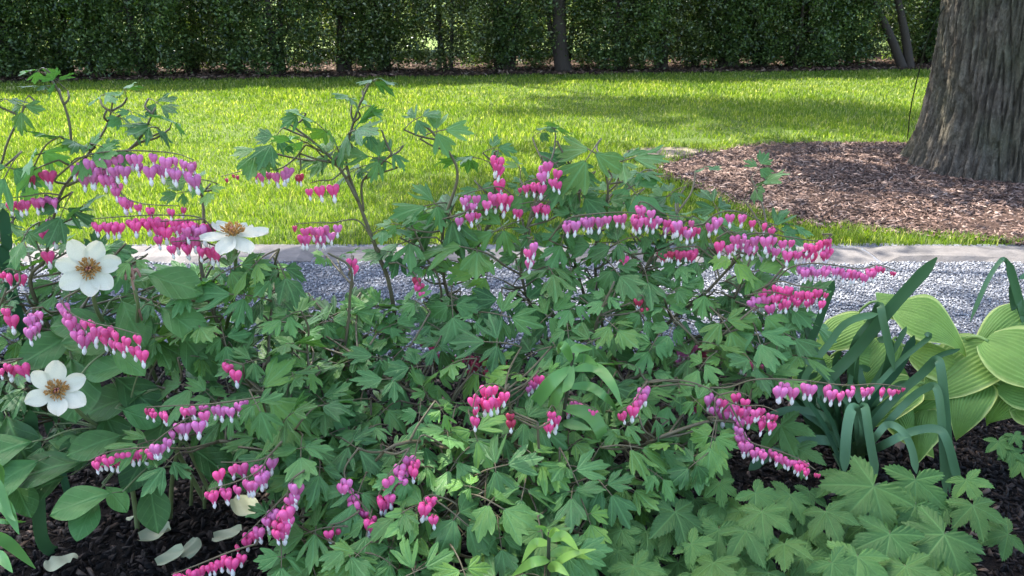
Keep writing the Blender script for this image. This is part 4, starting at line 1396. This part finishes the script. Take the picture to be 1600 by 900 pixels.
# --- the far left plant behind the white flowers
E = Plant((-0.95, 1.78, 0.02), 'bleeding heart with arching shoots over the lawn behind the white peony flowers')
E.stem([P(x, y, 1.72) for (x, y) in ((60, 480), (72, 400), (92, 310), (118, 268), (165, 200), (178, 150))], 0.0048, 0.002)
E.stem([P(x, y, 1.7) for (x, y) in ((105, 290), (150, 268), (212, 224), (243, 168))], 0.004, 0.002, False)
E.stem([P(x, y, 1.74) for (x, y) in ((112, 240), (108, 190), (90, 140), (70, 112))], 0.003, 0.002, False)
E.stem([P(x, y, 1.7) for (x, y) in ((-10, 400), (4, 250), (38, 168))], 0.004, 0.002)
E.stem([P(x, y, 1.62) for (x, y) in ((100, 520), (130, 480), (160, 420))], 0.004, 0.002)
E.stem([P(x, y, 1.55) for (x, y) in ((20, 600), (-10, 520), (10, 450))], 0.004, 0.002)
for (x, y, s, d) in ((62, 108, 58, 1.74), (90, 128, 66, 1.74), (70, 134, 50, 1.75), (36, 165, 62, 1.7), (10, 155, 50, 1.7), (160, 148, 60, 1.72), (195, 140, 48, 1.72), (190, 185, 66, 1.7), (240, 198, 92, 1.7),
                     (268, 190, 66, 1.7), (205, 175, 48, 1.7), (62, 240, 130, 1.68), (118, 222, 90, 1.69), (130, 245, 90, 1.68), (15, 262, 110, 1.68), (165, 232, 66, 1.68), (245, 160, 56, 1.72),
                     (100, 325, 95, 1.68), (130, 320, 80, 1.68), (40, 365, 90, 1.66), (180, 395, 70, 1.5), (210, 405, 60, 1.48), (160, 395, 50, 1.5)):
    E.leaf(P(x, y, d), px(s * 1.08, d), nrm=Vector((rnd.gauss(0, .5), -.3 + rnd.gauss(0, .5), .8)))
E.fill([(-60, 300), (60, 330), (110, 380), (230, 400), (250, 470), (200, 560), (80, 540), (-60, 540)], 62, D_left, (.02, .16), 0.14, 0.065)
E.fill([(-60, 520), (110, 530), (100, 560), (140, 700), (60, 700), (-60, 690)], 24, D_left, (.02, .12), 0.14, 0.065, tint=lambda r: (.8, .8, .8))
S = E.spray
S([(90, 275), (130, 245), (180, 236), (230, 236), (275, 240), (303, 250)], 1.68, 1.64, 20, 0.0285, (PURP, PURP), .95, rows=2, buds=1)
S([(120, 262), (150, 262), (175, 272), (192, 305), (222, 318), (280, 322)], 1.68, 1.64, 12, 0.026, (PURP, HOT), .8, buds=1)
S([(92, 250), (70, 258), (52, 266), (38, 274)], 1.7, 1.68, 4, 0.027, (HOT, RED), .8, sub=(.3, 1))
S([(95, 305), (70, 302), (45, 306), (12, 310)], 1.68, 1.66, 7, 0.027, (PURP, HOT), .9, buds=0)
S([(84, 345), (76, 340), (70, 372)], 1.66, 1.66, 6, 0.027, (PURP, HOT), 1, rows=2, buds=0)
S([(30, 425), (14, 420), (4, 424)], 1.6, 1.6, 3, 0.027, (HOT, HOT), buds=0)
S([(20, 480), (4, 478)], 1.52, 1.5, 2, 0.027, (HOT, HOT), buds=0)
S([(35, 560), (14, 562), (0, 566)], 1.48, 1.46, 4, 0.027, (HOT, HOT), buds=0)
S([(66, 480), (50, 482), (40, 490)], 1.5, 1.48, 6, 0.025, (PURP, PURP), 1, rows=2, buds=0)
S([(120, 455), (98, 470), (112, 490), (140, 503), (180, 512), (222, 524)], 1.5, 1.42, 18, 0.0275, (PURP, HOT), .95, rows=2, buds=0, sub=(.15, 1))
E.done()


# ------------------------------------------------------------------ white peony
def peony_petal(seed):
    g = random.Random(seed)
    prof = lambda t: max(.10, math.sin(math.pi * (0.05 + 0.93 * t) ** 1.35) ** 0.6) if t < .99 else .30
    cup, ph = g.uniform(.12, .28), g.uniform(0, 6)
    V, F, LB, RM = blade_leaf('petal', prof, 1.0, g.uniform(.29, .345), M_peony, 12, 6,
                              lambda t, v, y: cup * t * t * .5 + .10 * v * v * t + .02 * math.sin(6 * v + 5 * t + ph) * t + .03 * math.sin(9 * v + ph) * max(0, t - .7))
    return mk_mesh('petal', V, F, M_peony)


PET = [peony_petal(i) for i in range(5)]


def peony_centre():
    g = random.Random(5)
    mb = MB()
    for k in range(4):
        a = k * 1.57 + .3
        mb.tube([(0.05 * math.cos(a), .05 * math.sin(a), 0), (.08 * math.cos(a), .08 * math.sin(a), .12), (.05 * math.cos(a), .05 * math.sin(a), .26)], .055, .02, 6, 0)
    car = mb.mesh('flower', [M_carpel])
    mb = MB()
    for k in range(150):
        a = g.uniform(0, 6.28)
        r = g.uniform(.05, .26)
        b = Vector((.07 * math.cos(a), .07 * math.sin(a), 0))
        e = Vector((r * math.cos(a), r * math.sin(a), g.uniform(.10, .24)))
        mb.tube([b, b.lerp(e, .5) + Vector((0, 0, .02)), e], .006, .005, 3, 0)
        d = (e - b).normalized()
        mb.tube([e - d * .02, e, e + d * .05], .017, .014, 4, 1)
    return car, mb.mesh('stamens', [plain_mat('pale_filament', (0.6, 0.42, 0.2), rough=.7), M_anther])


CAR, STA = peony_centre()


def peony_flower(t, pos, nrm, size, spin, open_=.12, n=6, droop=None):
    W = frame(pos, (1, 0, .1), nrm, size) @ Matrix.Rotation(spin, 4, 'Z')
    fl = part('flower', CAR, t, W)
    part('stamens', STA, fl, Matrix.Diagonal((1.35, 1.35, 1.1, 1)))
    for k in range(n):
        a = 2 * math.pi * k / n + rnd.uniform(-.12, .12)
        s = rnd.uniform(.92, 1.08)
        tilt = open_ + rnd.uniform(-.08, .1) + (droop[k] if droop else 0)
        part('petal', PET[k % 5], fl, Matrix.Rotation(a, 4, 'Z') @ Matrix.Translation((.06, 0, 0.02 - .012 * (k % 2))) @ Matrix.Rotation(-tilt, 4, 'Y') @ Matrix.Scale(s * .98, 4))


def peony(base, label, stems, leaves, flowers):
    t = thing('peony_plant', base, label, 'flowering plant', 'white peony plants')
    base = Vector(base)
    nodes = []
    for (pts, r) in stems:
        sp = smooth_path(pts, 6)
        mb = MB()
        mb.tube(sp, r, r * .6, 7)
        part('stem', mb.mesh('stem', M_stemg), t)
        nodes += sp
    st = MB()
    for (x, y, s, d, ax, tint) in leaves:
        p = P(x, y, d)
        a = R(ax)
        axis = Vector((math.cos(a), -0.45, -math.sin(a) * .8))
        tc_ = (Vector((0, 0, CAM_H)) - p).normalized()
        nrm = Vector((rnd.gauss(0, .15), rnd.gauss(0, .15), .8)) + tc_ * rnd.uniform(.6, 1.1)
        W = frame(p, axis, nrm, px(s, d))
        part('leaf', rnd.choice(PEO), t, W, tint)
        e = W @ Vector((-.16, 0, -.05))
        q = min(nodes, key=lambda v: (v - e).length + (.2 if v.z > e.z else 0))
        st.tube(smooth_path([q, q.lerp(e, .55) + Vector((0, 0, .01)), e], 4), .0022, .0018, 5)
    o = part('leaf_stalks', st.mesh('leaf_stalks', M_stemg), t)
    o['kind'] = 'stuff'
    for f in flowers:
        peony_flower(t, *f)
    return t


K = lambda v=1.0: (v * rnd.uniform(.85, 1.15),) * 3
f1, f2, f3 = P(88, 611, 1.34), P(138, 421, 1.46), P(364, 366, 1.62)
cam_v = lambda p: (Vector((0, 0, CAM_H)) - p).normalized()
g0 = G(215, 835, .02)
peony(g0, 'white peony with broad oval leaves and a flat open flower above bare soil',
      [([g0 + Vector((0, 0, -.03)), P(206, 760, g0.y - .01), P(185, 690, g0.y - .05), P(130, 650, 1.42), f1 + Vector((0, .02, -.01))], .006),
       ([G(265, 825, .0), P(270, 740, 1.56), P(285, 680, 1.54)], .006), ([G(298, 800, .0), P(300, 745, 1.6)], .005), ([G(320, 805, 0), P(318, 760, 1.6)], .005), ([G(238, 800, 0), P(225, 700, 1.55), P(200, 640, 1.5)], .005)],
      [(175, 770, 105, 1.36, 172, K(1.15)), (150, 775, 85, 1.37, 100, K(1.15)), (165, 760, 60, 1.38, 35, K(1.2)), (130, 720, 120, 1.42, 185, K(.8)), (190, 680, 90, 1.45, 160, K(.7)),
       (150, 700, 80, 1.46, 200, K(.8)), (235, 755, 95, 1.48, 75, K(.8)), (230, 610, 115, 1.52, 178, K(.75)), (180, 590, 100, 1.53, 20, K(.7)), (210, 570, 85, 1.5, 200, K(1)), (160, 640, 95, 1.5, 60, K(.7)),
       (50, 690, 120, 1.42, 170, K(.9)), (60, 720, 110, 1.4, 140, K(1.1)), (20, 700, 90, 1.44, 200, K(.8)), (20, 750, 80, 1.42, 60, K(.9)), (300, 700, 90, 1.52, 20, K(.7)), (330, 690, 90, 1.54, 70, K(.65)),
       (175, 550, 70, 1.46, 10, K(1.1)), (190, 640, 70, 1.46, 330, K(1.1)), (110, 560, 120, 1.52, 80, K(.8)), (150, 670, 90, 1.5, 120, K(.7)), (260, 650, 95, 1.52, 100, K(.65)), (90, 670, 90, 1.5, 60, K(.65)),
       (235, 700, 85, 1.5, 110, K(.7)), (10, 650, 110, 1.48, 60, K(.7)), (100, 745, 80, 1.46, 150, K(.7))],
      [(f1, cam_v(f1) * 1.0 + Vector((.08, 0, .25)), px(52, 1.34), .55, .3)])
g1 = Vector((f2.x + .05, 1.72, .02))
peony(g1, 'white peony with its open flower overlapped by a small lobed leaf',
      [([g1 + Vector((0, 0, -.03)), P(195, 560, 1.62), P(150, 480, 1.53), f2 + Vector((0, .02, -.01))], .006), ([g1 + Vector((.02, 0, -.03)), P(230, 560, 1.6), P(215, 470, 1.52), P(205, 440, 1.52)], .005)],
      [(210, 530, 110, 1.56, 190, K(.8)), (250, 480, 100, 1.56, 20, K(1)), (170, 505, 90, 1.58, 200, K(.8)), (230, 430, 95, 1.58, 330, K(1)), (190, 470, 90, 1.58, 60, K(.9)), (280, 520, 100, 1.56, 40, K(.9)), (120, 520, 100, 1.58, 140, K(.8))],
      [(f2, cam_v(f2) * 1.0 + Vector((.05, 0, .2)), px(49, 1.46), .2, .16, 7)])
g2 = Vector((f3.x, 1.86, .02))
peony(g2, 'white peony at the back, its drooping outer petals seen against lawn and path edging',
      [([g2 + Vector((0, 0, -.03)), P(360, 560, 1.78), P(366, 460, 1.68), f3 + Vector((0, .015, -.02))], .006)],
      [(350, 470, 95, 1.7, 180, K(.9)), (390, 480, 95, 1.7, 10, K(.9)), (370, 500, 90, 1.7, 90, K(.8))],
      [(f3, Vector((.12, -.22, .95)), px(51, 1.62), .3, -.25, 6)])
# spent bud beside the second flower
mb = MB()
for k in range(7):
    a = k * .9
    c0 = P(205, 430, 1.5)
    mb.tube(smooth_path([c0, c0 + Vector((.012 * math.cos(a), .012 * math.sin(a), .01)), c0 + Vector((.018 * math.cos(a), .018 * math.sin(a), -.004))], 3), .004, .002, 5)
mb.tube([P(205, 430, 1.5), P(212, 465, 1.52), P(222, 500, 1.54)], .002, .0025, 5)
solo('spent_flower', mb.mesh('spent_flower', plain_mat('faded_flower', (.30, .16, .13), scale=60)), 'withered brownish flower head on a thin stalk beside a white peony flower', 'spent flower')


# ------------------------------------------------------------------ strap leaves
def strap(pts, w, prof=None, keel=.22, n=6, twist=0.0, mat=None, flat=None):
    sp = smooth_path(pts, n)
    L = len(sp) - 1
    V, F, RM = [], [], []
    prev = None
    for i, p in enumerate(sp):
        t = i / L
        tg = (sp[min(i + 1, L)] - sp[max(i - 1, 0)]).normalized()
        view = (Vector((0, 0, CAM_H)) - p).normalized() if flat is None else flat
        nrm = (view - tg * view.dot(tg))
        if nrm.length < .05:
            nrm = tg.orthogonal()
        nrm.normalize()
        nrm = Matrix.Rotation(twist, 3, tg) @ nrm
        sd = tg.cross(nrm)
        hw = w * .5 * (prof(t) if prof else min(1, (1 - t) * 14 + .12) * (.75 + .25 * min(1, t * 4)))
        for (v, dz) in ((-1, keel * .5), (-.5, keel * .12), (0, -keel * .1), (.5, keel * .12), (1, keel * .5)):
            V.append(p + sd * v * hw + nrm * dz * hw)
            RM.append(abs(v))
    for i in range(L):
        for j in range(4):
            a = i * 5 + j
            F.append((a, a + 1, a + 6, a + 5))
    # thickness: a second skin just behind
    k = len(V)
    V2 = []
    for i in range(L + 1):
        for j in range(5):
            p = V[i * 5 + j]
            V2.append(p - (V[i * 5 + 4] - V[i * 5]).cross(sp[min(i + 1, L)] - sp[max(i - 1, 0)]).normalized() * .0012 * (-1))
    F2 = [(d + k, c + k, b + k, a + k) for (a, b, c, d) in F]
    return mk_mesh('leaf', V + V2, F + F2, mat or M_daf, None, True, {'rim': RM + RM})


def clump(name, base, label, cat, blades, group=None, mat=None, prof=None, wscale=1.0):
    t = thing(name, base, label, cat, group)
    for (pts, w, d0, d1, tw, tint, frm) in blades:
        m = len(pts)
        wp = [P(x, y, d0 + (d1 - d0) * i / max(1, m - 1)) for i, (x, y) in enumerate(pts)]
        if frm:
            wp = [Vector(base) + Vector((rnd.uniform(-.05, .05), rnd.uniform(-.04, .04), -.02))] + wp
        part('leaf', strap(wp, px(w, (d0 + d1) / 2) * .74, prof, twist=tw, mat=mat), t, None, tint)
    return t


db = G(1330, 700, .02)
dark, mid, pale = (.72, .78, .66), (1, 1, .95), (1.7, 1.5, 1.5)
bl = [([(1262, 640), (1340, 545), (1400, 472), (1464, 402)], 27, 1.8, 1.72, .3, dark, 1),
      ([(1252, 600), (1280, 500), (1303, 438)], 20, 1.82, 1.8, .6, dark, 1),
      ([(1330, 560), (1362, 500), (1374, 477), (1380, 500), (1398, 580)], 17, 1.8, 1.7, .1, dark, 1),
      ([(1350, 640), (1400, 580), (1428, 524)], 24, 1.8, 1.76, .7, (.4, .5, .5), 1),
      ([(1255, 620), (1300, 530), (1330, 500), (1372, 490)], 17, 1.76, 1.7, .4, pale, 1),
      ([(1340, 640), (1400, 570), (1450, 528), (1444, 522)], 12, 1.72, 1.68, .2, dark, 1),
      ([(1350, 680), (1400, 620), (1445, 580), (1464, 562), (1472, 590), (1480, 680), (1484, 770)], 20, 1.76, 1.62, .0, mid, 1),
      ([(1370, 680), (1420, 625), (1452, 604), (1464, 608), (1470, 640), (1474, 700), (1478, 780)], 18, 1.72, 1.6, .2, mid, 1),
      ([(1345, 690), (1340, 645), (1330, 640), (1322, 680), (1319, 740)], 24, 1.68, 1.58, -.2, pale, 1),
      ([(1345, 690), (1347, 645), (1352, 638), (1360, 690), (1370, 745)], 20, 1.68, 1.58, .2, pale, 1),
      ([(1360, 690), (1385, 664), (1408, 672), (1424, 700), (1432, 740)], 17, 1.7, 1.62, .0, pale, 1),
      ([(1370, 700), (1420, 676), (1462, 670), (1480, 690), (1500, 765)], 20, 1.68, 1.58, .0, mid, 1),
      ([(1320, 720), (1300, 660), (1275, 620)], 10, 1.7, 1.66, .3, (.45, .55, .55), 1),
      ([(1318, 735), (1290, 670), (1262, 625)], 11, 1.66, 1.6, .3, (.45, .55, .55), 1),
      ([(1300, 690), (1250, 690), (1200, 712), (1170, 735)], 24, 1.72, 1.62, .2, mid, 1),
      ([(1290, 670), (1250, 640), (1215, 600), (1190, 560)], 14, 1.76, 1.74, .4, mid, 1),
      ([(1300, 660), (1240, 640), (1180, 660)], 18, 1.74, 1.7, .2, dark, 1),
      ([(1320, 660), (1330, 580), (1345, 520)], 16, 1.82, 1.84, .8, dark, 1),
      ([(1310, 650), (1290, 580), (1262, 520), (1258, 480)], 14, 1.82, 1.84, .6, dark, 1),
      ([(1340, 660), (1300, 600), (1270, 570), (1240, 560)], 13, 1.78, 1.72, .3, mid, 1),
      ([(1350, 660), (1420, 600), (1460, 560), (1500, 545)], 13, 1.84, 1.84, .5, dark, 1),
      ([(1330, 650), (1370, 590), (1400, 540), (1416, 510)], 14, 1.86, 1.88, .6, dark, 1)]
for k in range(16):
    x1 = rnd.uniform(1220, 1420)
    y1 = rnd.uniform(540, 640)
    bl.append(([((1330 + x1) / 2 + rnd.uniform(-15, 15), (700 + y1) / 2 - 10), (x1, y1), (x1 + rnd.uniform(-30, 30), y1 + rnd.uniform(-25, 30))], rnd.uniform(10, 18), 1.84, rnd.uniform(1.7, 1.9), rnd.uniform(-.5, .9), rnd.choice((dark, mid, dark)), 1))
clump('daffodil_clump', db, 'clump of dark green daffodil strap leaves, several folded over, between flowers and hosta', 'leaf clump', bl)
db2 = G(1640, 610, .02)
clump('daffodil_clump', db2, 'few folded strap leaves standing alone against the gravel behind the hosta', 'leaf clump',
      [([(1605, 520), (1588, 450), (1572, 408), (1560, 412), (1540, 445), (1516, 502)], 10, 2.0, 1.92, .3, dark, 1),
       ([(1610, 530), (1592, 470), (1574, 406)], 20, 2.0, 1.95, .5, dark, 1), ([(1600, 520), (1584, 480), (1580, 440)], 16, 2.02, 2.0, .6, dark, 1), ([(1640, 500), (1620, 430), (1592, 436)], 12, 2.0, 1.96, .3, dark, 1)])
db3 = G(72, 872, .02)
clump('strap_leaf_plant', db3, 'single broad dark green strap leaf rising from bare soil below the round leaves', 'plant',
      [([(68, 850), (58, 760), (50, 690), (46, 640)], 31, db3.y - .01, db3.y - .03, .25, (.5, .62, .5), 1)])
db4 = P(12, 520, 1.72); db4.z = .02
clump('strap_leaf_plant', db4, 'upright thick strap leaf against the lawn beside the arching bleeding heart shoots', 'plant',
      [([(14, 440), (10, 380), (4, 325)], 24, 1.7, 1.7, .5, (.6, .8, .8), 1)])


# ------------------------------------------------------------------ hosta
def hosta(base, label, leaves):
    t = thing('hosta_plant', base, label, 'hosta')
    for (x, y, s, d, ax, nz, tint) in leaves:
        p = P(x, y, d)
        a = R(ax)
        axis = Vector((math.cos(a), -.35, -math.sin(a) * .9))
        tc_ = (Vector((0, 0, CAM_H)) - p).normalized()
        W = frame(p, axis, Vector((rnd.gauss(0, .1), 0, 1)) + tc_ * nz, px(s, d))
        part('leaf', rnd.choice(HOS), t, W, tint)
    return t


hb = G(1490, 640, .02)
hosta(hb, 'large yellow green hosta with pale rims and ribbed leaves beside the gravel path',
      [(1400, 482, 120, 2.0, 35, .8, (1.05, 1.05, .9)), (1420, 540, 120, 1.97, 12, .7, (1.05, 1.04, .85)), (1395, 530, 95, 2.0, 130, .7, (.8, .9, .8)), (1352, 500, 95, 2.04, 175, .6, (.95, 1, .9)), (1330, 545, 100, 2.0, 20, .8, (.9, 1, .9)),
       (1550, 545, 140, 1.94, 160, .9, (.95, 1, .9)), (1520, 560, 130, 1.94, 165, .8, (.85, .95, .85)), (1430, 600, 110, 1.9, 160, .7, (.95, .98, .85)), (1345, 595, 90, 1.95, 20, .8, (.9, 1, .85)),
       (1300, 560, 90, 2.02, 150, .8, (.9, 1, .9)), (1475, 545, 120, 1.99, 60, .9, (.85, .92, .85)), (1450, 640, 80, 1.9, 100, .5, (.7, .8, .7)), (1380, 600, 100, 1.96, 70, .8, (.8, .9, .8)), (1370, 470, 90, 2.06, 330, .7, (.95, 1, .85)),
       (1500, 545, 95, 2.0, 35, .7, (.9, 1, .9)), (1530, 590, 105, 1.9, 110, .7, (.8, .9, .8)), (1405, 650, 75, 1.93, 60, .4, (.7, .8, .7))])
hb2 = G(1640, 600, .02)
hosta(hb2, 'hosta clump at the path edge with broad cupped leaves around folded strap leaves',
      [(1540, 530, 150, 1.92, 48, .8, (1.05, 1.05, .92)), (1615, 480, 115, 2.0, 160, .9, (1, 1.02, .9)), (1640, 520, 150, 1.98, 170, .9, (1, 1, .9)), (1560, 600, 95, 1.88, 30, .8, (.95, 1, .9)), (1630, 570, 130, 1.9, 150, .8, (.9, 1, .88)), (1590, 620, 90, 1.87, 60, .7, (.9, .95, .8))])


# ------------------------------------------------------------------ Japanese anemone leaves at the front right
def anemone(base, label, leaves):
    t = thing('anemone_plant', base, label, 'plant', 'anemone plants with toothed leaves')
    for (x, y, s, d) in leaves:
        p = P(x, y, d)
        out = Vector((p.x - base[0], p.y - base[1] - .25, 0))
        axis = out.normalized() * .5 + Vector((rnd.gauss(0, .6), -.5 + rnd.gauss(0, .4), -.15))
        tc_ = (Vector((0, 0, CAM_H)) - p).normalized()
        W = frame(p, axis, Vector((rnd.gauss(0, .22), rnd.gauss(0, .22), .8)) + tc_ * rnd.uniform(.3, 1), px(s * .57, d))
        k = rnd.uniform(.8, 1.15)
        y_ = rnd.random() ** 3
        part('leaf', rnd.choice(ANE), t, W, (k * (1 + .3 * y_), k * (1 + .15 * y_), k))
    return t


def anem_fill(lst, n, x0, x1, y0, y1, smin, smax, gap):
    for _ in range(n * 40):
        if n <= 0:
            break
        x, y = rnd.uniform(x0, x1), rnd.uniform(y0, y1)
        if all((x - a) ** 2 + (y - b) ** 2 > gap ** 2 for (a, b, _, _) in lst):
            d = float(np.interp(y, [640, 740, 820, 900], [1.62, 1.46, 1.3, 1.18])) + rnd.uniform(0, .08)
            lst.append((x, y, rnd.uniform(smin, smax), d))
            n -= 1


l1 = [(1055, 800, 160, 1.32), (1010, 830, 110, 1.3), (1180, 770, 110, 1.36), (1190, 800, 130, 1.3), (1165, 830, 130, 1.27), (1115, 880, 130, 1.2), (1080, 850, 100, 1.26), (1125, 755, 80, 1.4), (990, 885, 130, 1.2), (1225, 850, 120, 1.24)]
anem_fill(l1, 36, 960, 1260, 770, 905, 75, 130, 31)
anemone(G(1110, 800, .02), 'bushy plant with toothed palmate leaves in front of the bleeding hearts', l1)
l2 = [(1365, 760, 190, 1.36), (1320, 745, 130, 1.42), (1430, 750, 150, 1.4), (1475, 835, 190, 1.26), (1390, 835, 170, 1.26), (1340, 870, 170, 1.2), (1290, 800, 120, 1.32), (1430, 790, 130, 1.34), (1520, 790, 120, 1.34), (1300, 880, 130, 1.19), (1510, 750, 90, 1.44), (1415, 885, 150, 1.19), (1575, 835, 100, 1.32)]
anem_fill(l2, 42, 1260, 1500, 765, 905, 75, 140, 32)
anemone(G(1390, 790, .02), 'spreading plant with large toothed palmate leaves in front of the daffodil leaves', l2)
l3 = [(1220, 665, 120, 1.6), (1245, 700, 110, 1.56), (1090, 680, 100, 1.6), (1145, 650, 90, 1.62), (1110, 715, 120, 1.52), (1065, 735, 100, 1.48)]
anemone(G(1150, 690, .02), 'low plant with toothed palmate leaves half hidden under drooping pink sprays', l3)
l4 = [(1560, 690, 60, 1.72), (1580, 705, 55, 1.7), (1594, 720, 70, 1.68), (1585, 680, 45, 1.72)]
anemone(G(1585, 735, .02), 'small seedling with few toothed leaves on bare soil below the hosta', l4)

# ------------------------------------------------------------------ lilies
lp = lambda t: max(.05, math.sin(math.pi * (.04 + .95 * t) ** .8) ** .85)


def lily(base, top, label, blades, tint_mul, d):
    t = thing('lily_plant', base, label, 'lily')
    mb = MB()
    mb.tube(smooth_path([Vector(base) + Vector((0, 0, -.03))] + [P(x, y, d + (.04 if i == 0 else 0)) for i, (x, y) in enumerate(top)], 5), .0045, .003, 6)
    part('stem', mb.mesh('stem', plain_mat('lily_stem', (.035, .04, .02))), t)
    for (pts, w, tw) in blades:
        m = len(pts)
        wp = [P(x, y, d - .05 * i / (m - 1) * (1 if rnd.random() < .7 else -1)) for i, (x, y) in enumerate(pts)]
        k = rnd.uniform(.88, 1.12)
        part('leaf', strap(wp, px(w, d), lp, .3, 6, tw, M_lil), t, None, tuple(c * k for c in tint_mul))
    return t


lb = P(880, 740, 1.55); lb.z = .02
lily(lb, [(868, 720), (880, 650), (893, 570), (896, 552)], 'green lily with long arching leaves among the bleeding hearts',
     [([(890, 575), (860, 600), (830, 640), (808, 665)], 26, .3), ([(888, 580), (870, 620), (852, 660)], 22, .5), ([(895, 578), (930, 575), (955, 600), (972, 636)], 20, -.3), ([(885, 605), (920, 604), (945, 620), (964, 640)], 17, -.2),
      ([(880, 638), (920, 648), (940, 680), (944, 722)], 28, -.4), ([(876, 650), (850, 670), (825, 700), (812, 728)], 34, .4), ([(893, 565), (900, 545), (925, 545)], 18, .2), ([(893, 565), (880, 540), (872, 552)], 16, .2),
      ([(894, 570), (888, 600), (878, 614)], 18, .2), ([(895, 562), (915, 560), (935, 572)], 16, .1), ([(878, 660), (900, 665), (925, 672)], 18, -.3)], (1, 1, 1), 1.48)
lb = P(858, 930, 1.2); lb.z = .02
lily(lb, [(857, 920), (857, 870), (858, 832)], 'bright lime young lily shoot beside toothed anemone leaves',
     [([(858, 850), (835, 850), (815, 880)], 19, .2), ([(858, 875), (830, 880), (800, 900)], 20, .3), ([(858, 845), (880, 838), (905, 862)], 22, -.2), ([(858, 868), (885, 862), (925, 875)], 20, -.2),
      ([(858, 840), (850, 826), (836, 822)], 9, .1), ([(858, 840), (866, 828), (876, 830)], 9, .1), ([(860, 888), (890, 868), (932, 858)], 15, -.3), ([(858, 890), (870, 885), (890, 900)], 20, .2)], (1.9, 1.5, 1.2), 1.15)
lb = P(-30, 860, 1.3); lb.z = .02
lily(lb, [(-25, 830), (-18, 780), (-15, 700)], 'pale edged lily with pointed leaves at the soil beside the fallen petals',
     [([(-20, 780), (8, 790), (30, 835)], 24, .2), ([(-20, 830), (15, 850), (55, 888)], 22, .1), ([(-15, 740), (0, 760), (14, 800), (26, 815)], 14, .3), ([(-20, 870), (0, 870), (20, 895)], 22, .1), ([(-16, 720), (2, 735), (3, 775)], 10, .4), ([(-20, 810), (10, 815), (40, 815)], 9, .2)],
     (1.35, 1.25, 1.3), 1.28)

# ------------------------------------------------------------------ fallen petals on the soil
M_fall = petal_mat('fallen_petal', (.30, .32, .21), False, trans=.15, rough=.6)
for (x, y, s, rz, lab) in ((244, 838, 46, .3, 'fallen pale petal with dark specks on the soil between stems'), (96, 880, 52, -.4, 'curled pale petal on the soil at the foot of the strap leaf'),
                           (268, 872, 42, .6, 'crumpled cream petal lying on bare soil beside another'), (298, 860, 36, 1.4, 'narrow folded cream petal touching a crumpled one'),
                           (356, 838, 44, .1, 'pale greenish petal half hidden under a drooping pink spray'), (383, 792, 44, 2.6, 'yellowish petal lying below hanging pink hearts'), (203, 808, 12, 0, 'tiny pinkish petal scrap on dark soil')):
    g_ = random.Random(x)
    c = G(x, y, .055)
    prof = lambda t: max(.15, math.sin(math.pi * (.08 + .84 * t)) ** .6)
    cu, ph = g_.uniform(-.5, .6), g_.uniform(0, 6)
    V, F, LB, RM = blade_leaf('p', prof, 1, .42, None, 9, 5, lambda t, v, yy: cu * v * v * .35 + .25 * (t - .5) ** 2 + .04 * math.sin(5 * v + 7 * t + ph))
    sz = px(s * 1.25, c.y)
    M = Matrix.Rotation(rz, 4, 'Z') @ Matrix.Rotation(g_.uniform(-.2, .2), 4, 'X') @ Matrix.Rotation(-.25, 4, 'Y') @ Matrix.Scale(sz, 4) @ Matrix.Translation((-.5, 0, 0))
    V = [M @ Vector(v) for v in V]
    lo = min(v.z for v in V)
    V = [v - Vector((0, 0, lo)) for v in V]
    o = solo('fallen_petal', mk_mesh('fallen_petal', V, F, M_fall), lab, 'petal', None, (c.x, c.y, .05))
    k = g_.uniform(.8, 1.15)
    o.color = (k, k, k * .95, 1)

# ------------------------------------------------------------------ plant label and wooden peg behind the daffodil leaves
lbp = G(1441, 716, .02)
t = thing('plant_label', lbp, 'black metal plant label on a stake behind the folded daffodil leaves', 'plant label')
mb = MB()
mb.tube([lbp + Vector((0, 0, -.04)), lbp + Vector((0, .005, .09)), lbp + Vector((.002, .01, .17))], .007, .006, 8)
part('stake', mb.mesh('stake', M_black), t)
mb = MB()
w_, h_, th_ = .048, .028, .002
vv = [(sx * w_, sy * h_, sz * th_) for sz in (-1, 1) for (sx, sy) in ((-1, -1), (1, -1), (1, 1), (-1, 1))]
mb.add(vv, [(0, 3, 2, 1), (4, 5, 6, 7), (0, 1, 5, 4), (1, 2, 6, 5), (2, 3, 7, 6), (3, 0, 4, 7)], 0, Matrix.Translation(lbp + Vector((.004, .004, .176))) @ Matrix.Rotation(R(35), 4, 'X'))
part('plate', mb.mesh('plate', M_black, smooth=False), t)
pg = G(1405, 700, .02)
mb = MB()
mb.tube([pg + Vector((0, 0, -.04)), pg + Vector((0, 0, .05)), pg + Vector((.001, 0, .105)), pg + Vector((.001, 0, .112))], .013, .012, 4)
solo('wooden_peg', mb.mesh('wooden_peg', M_peg, smooth=False), 'short weathered wooden peg standing in soil among daffodil leaves', 'peg')
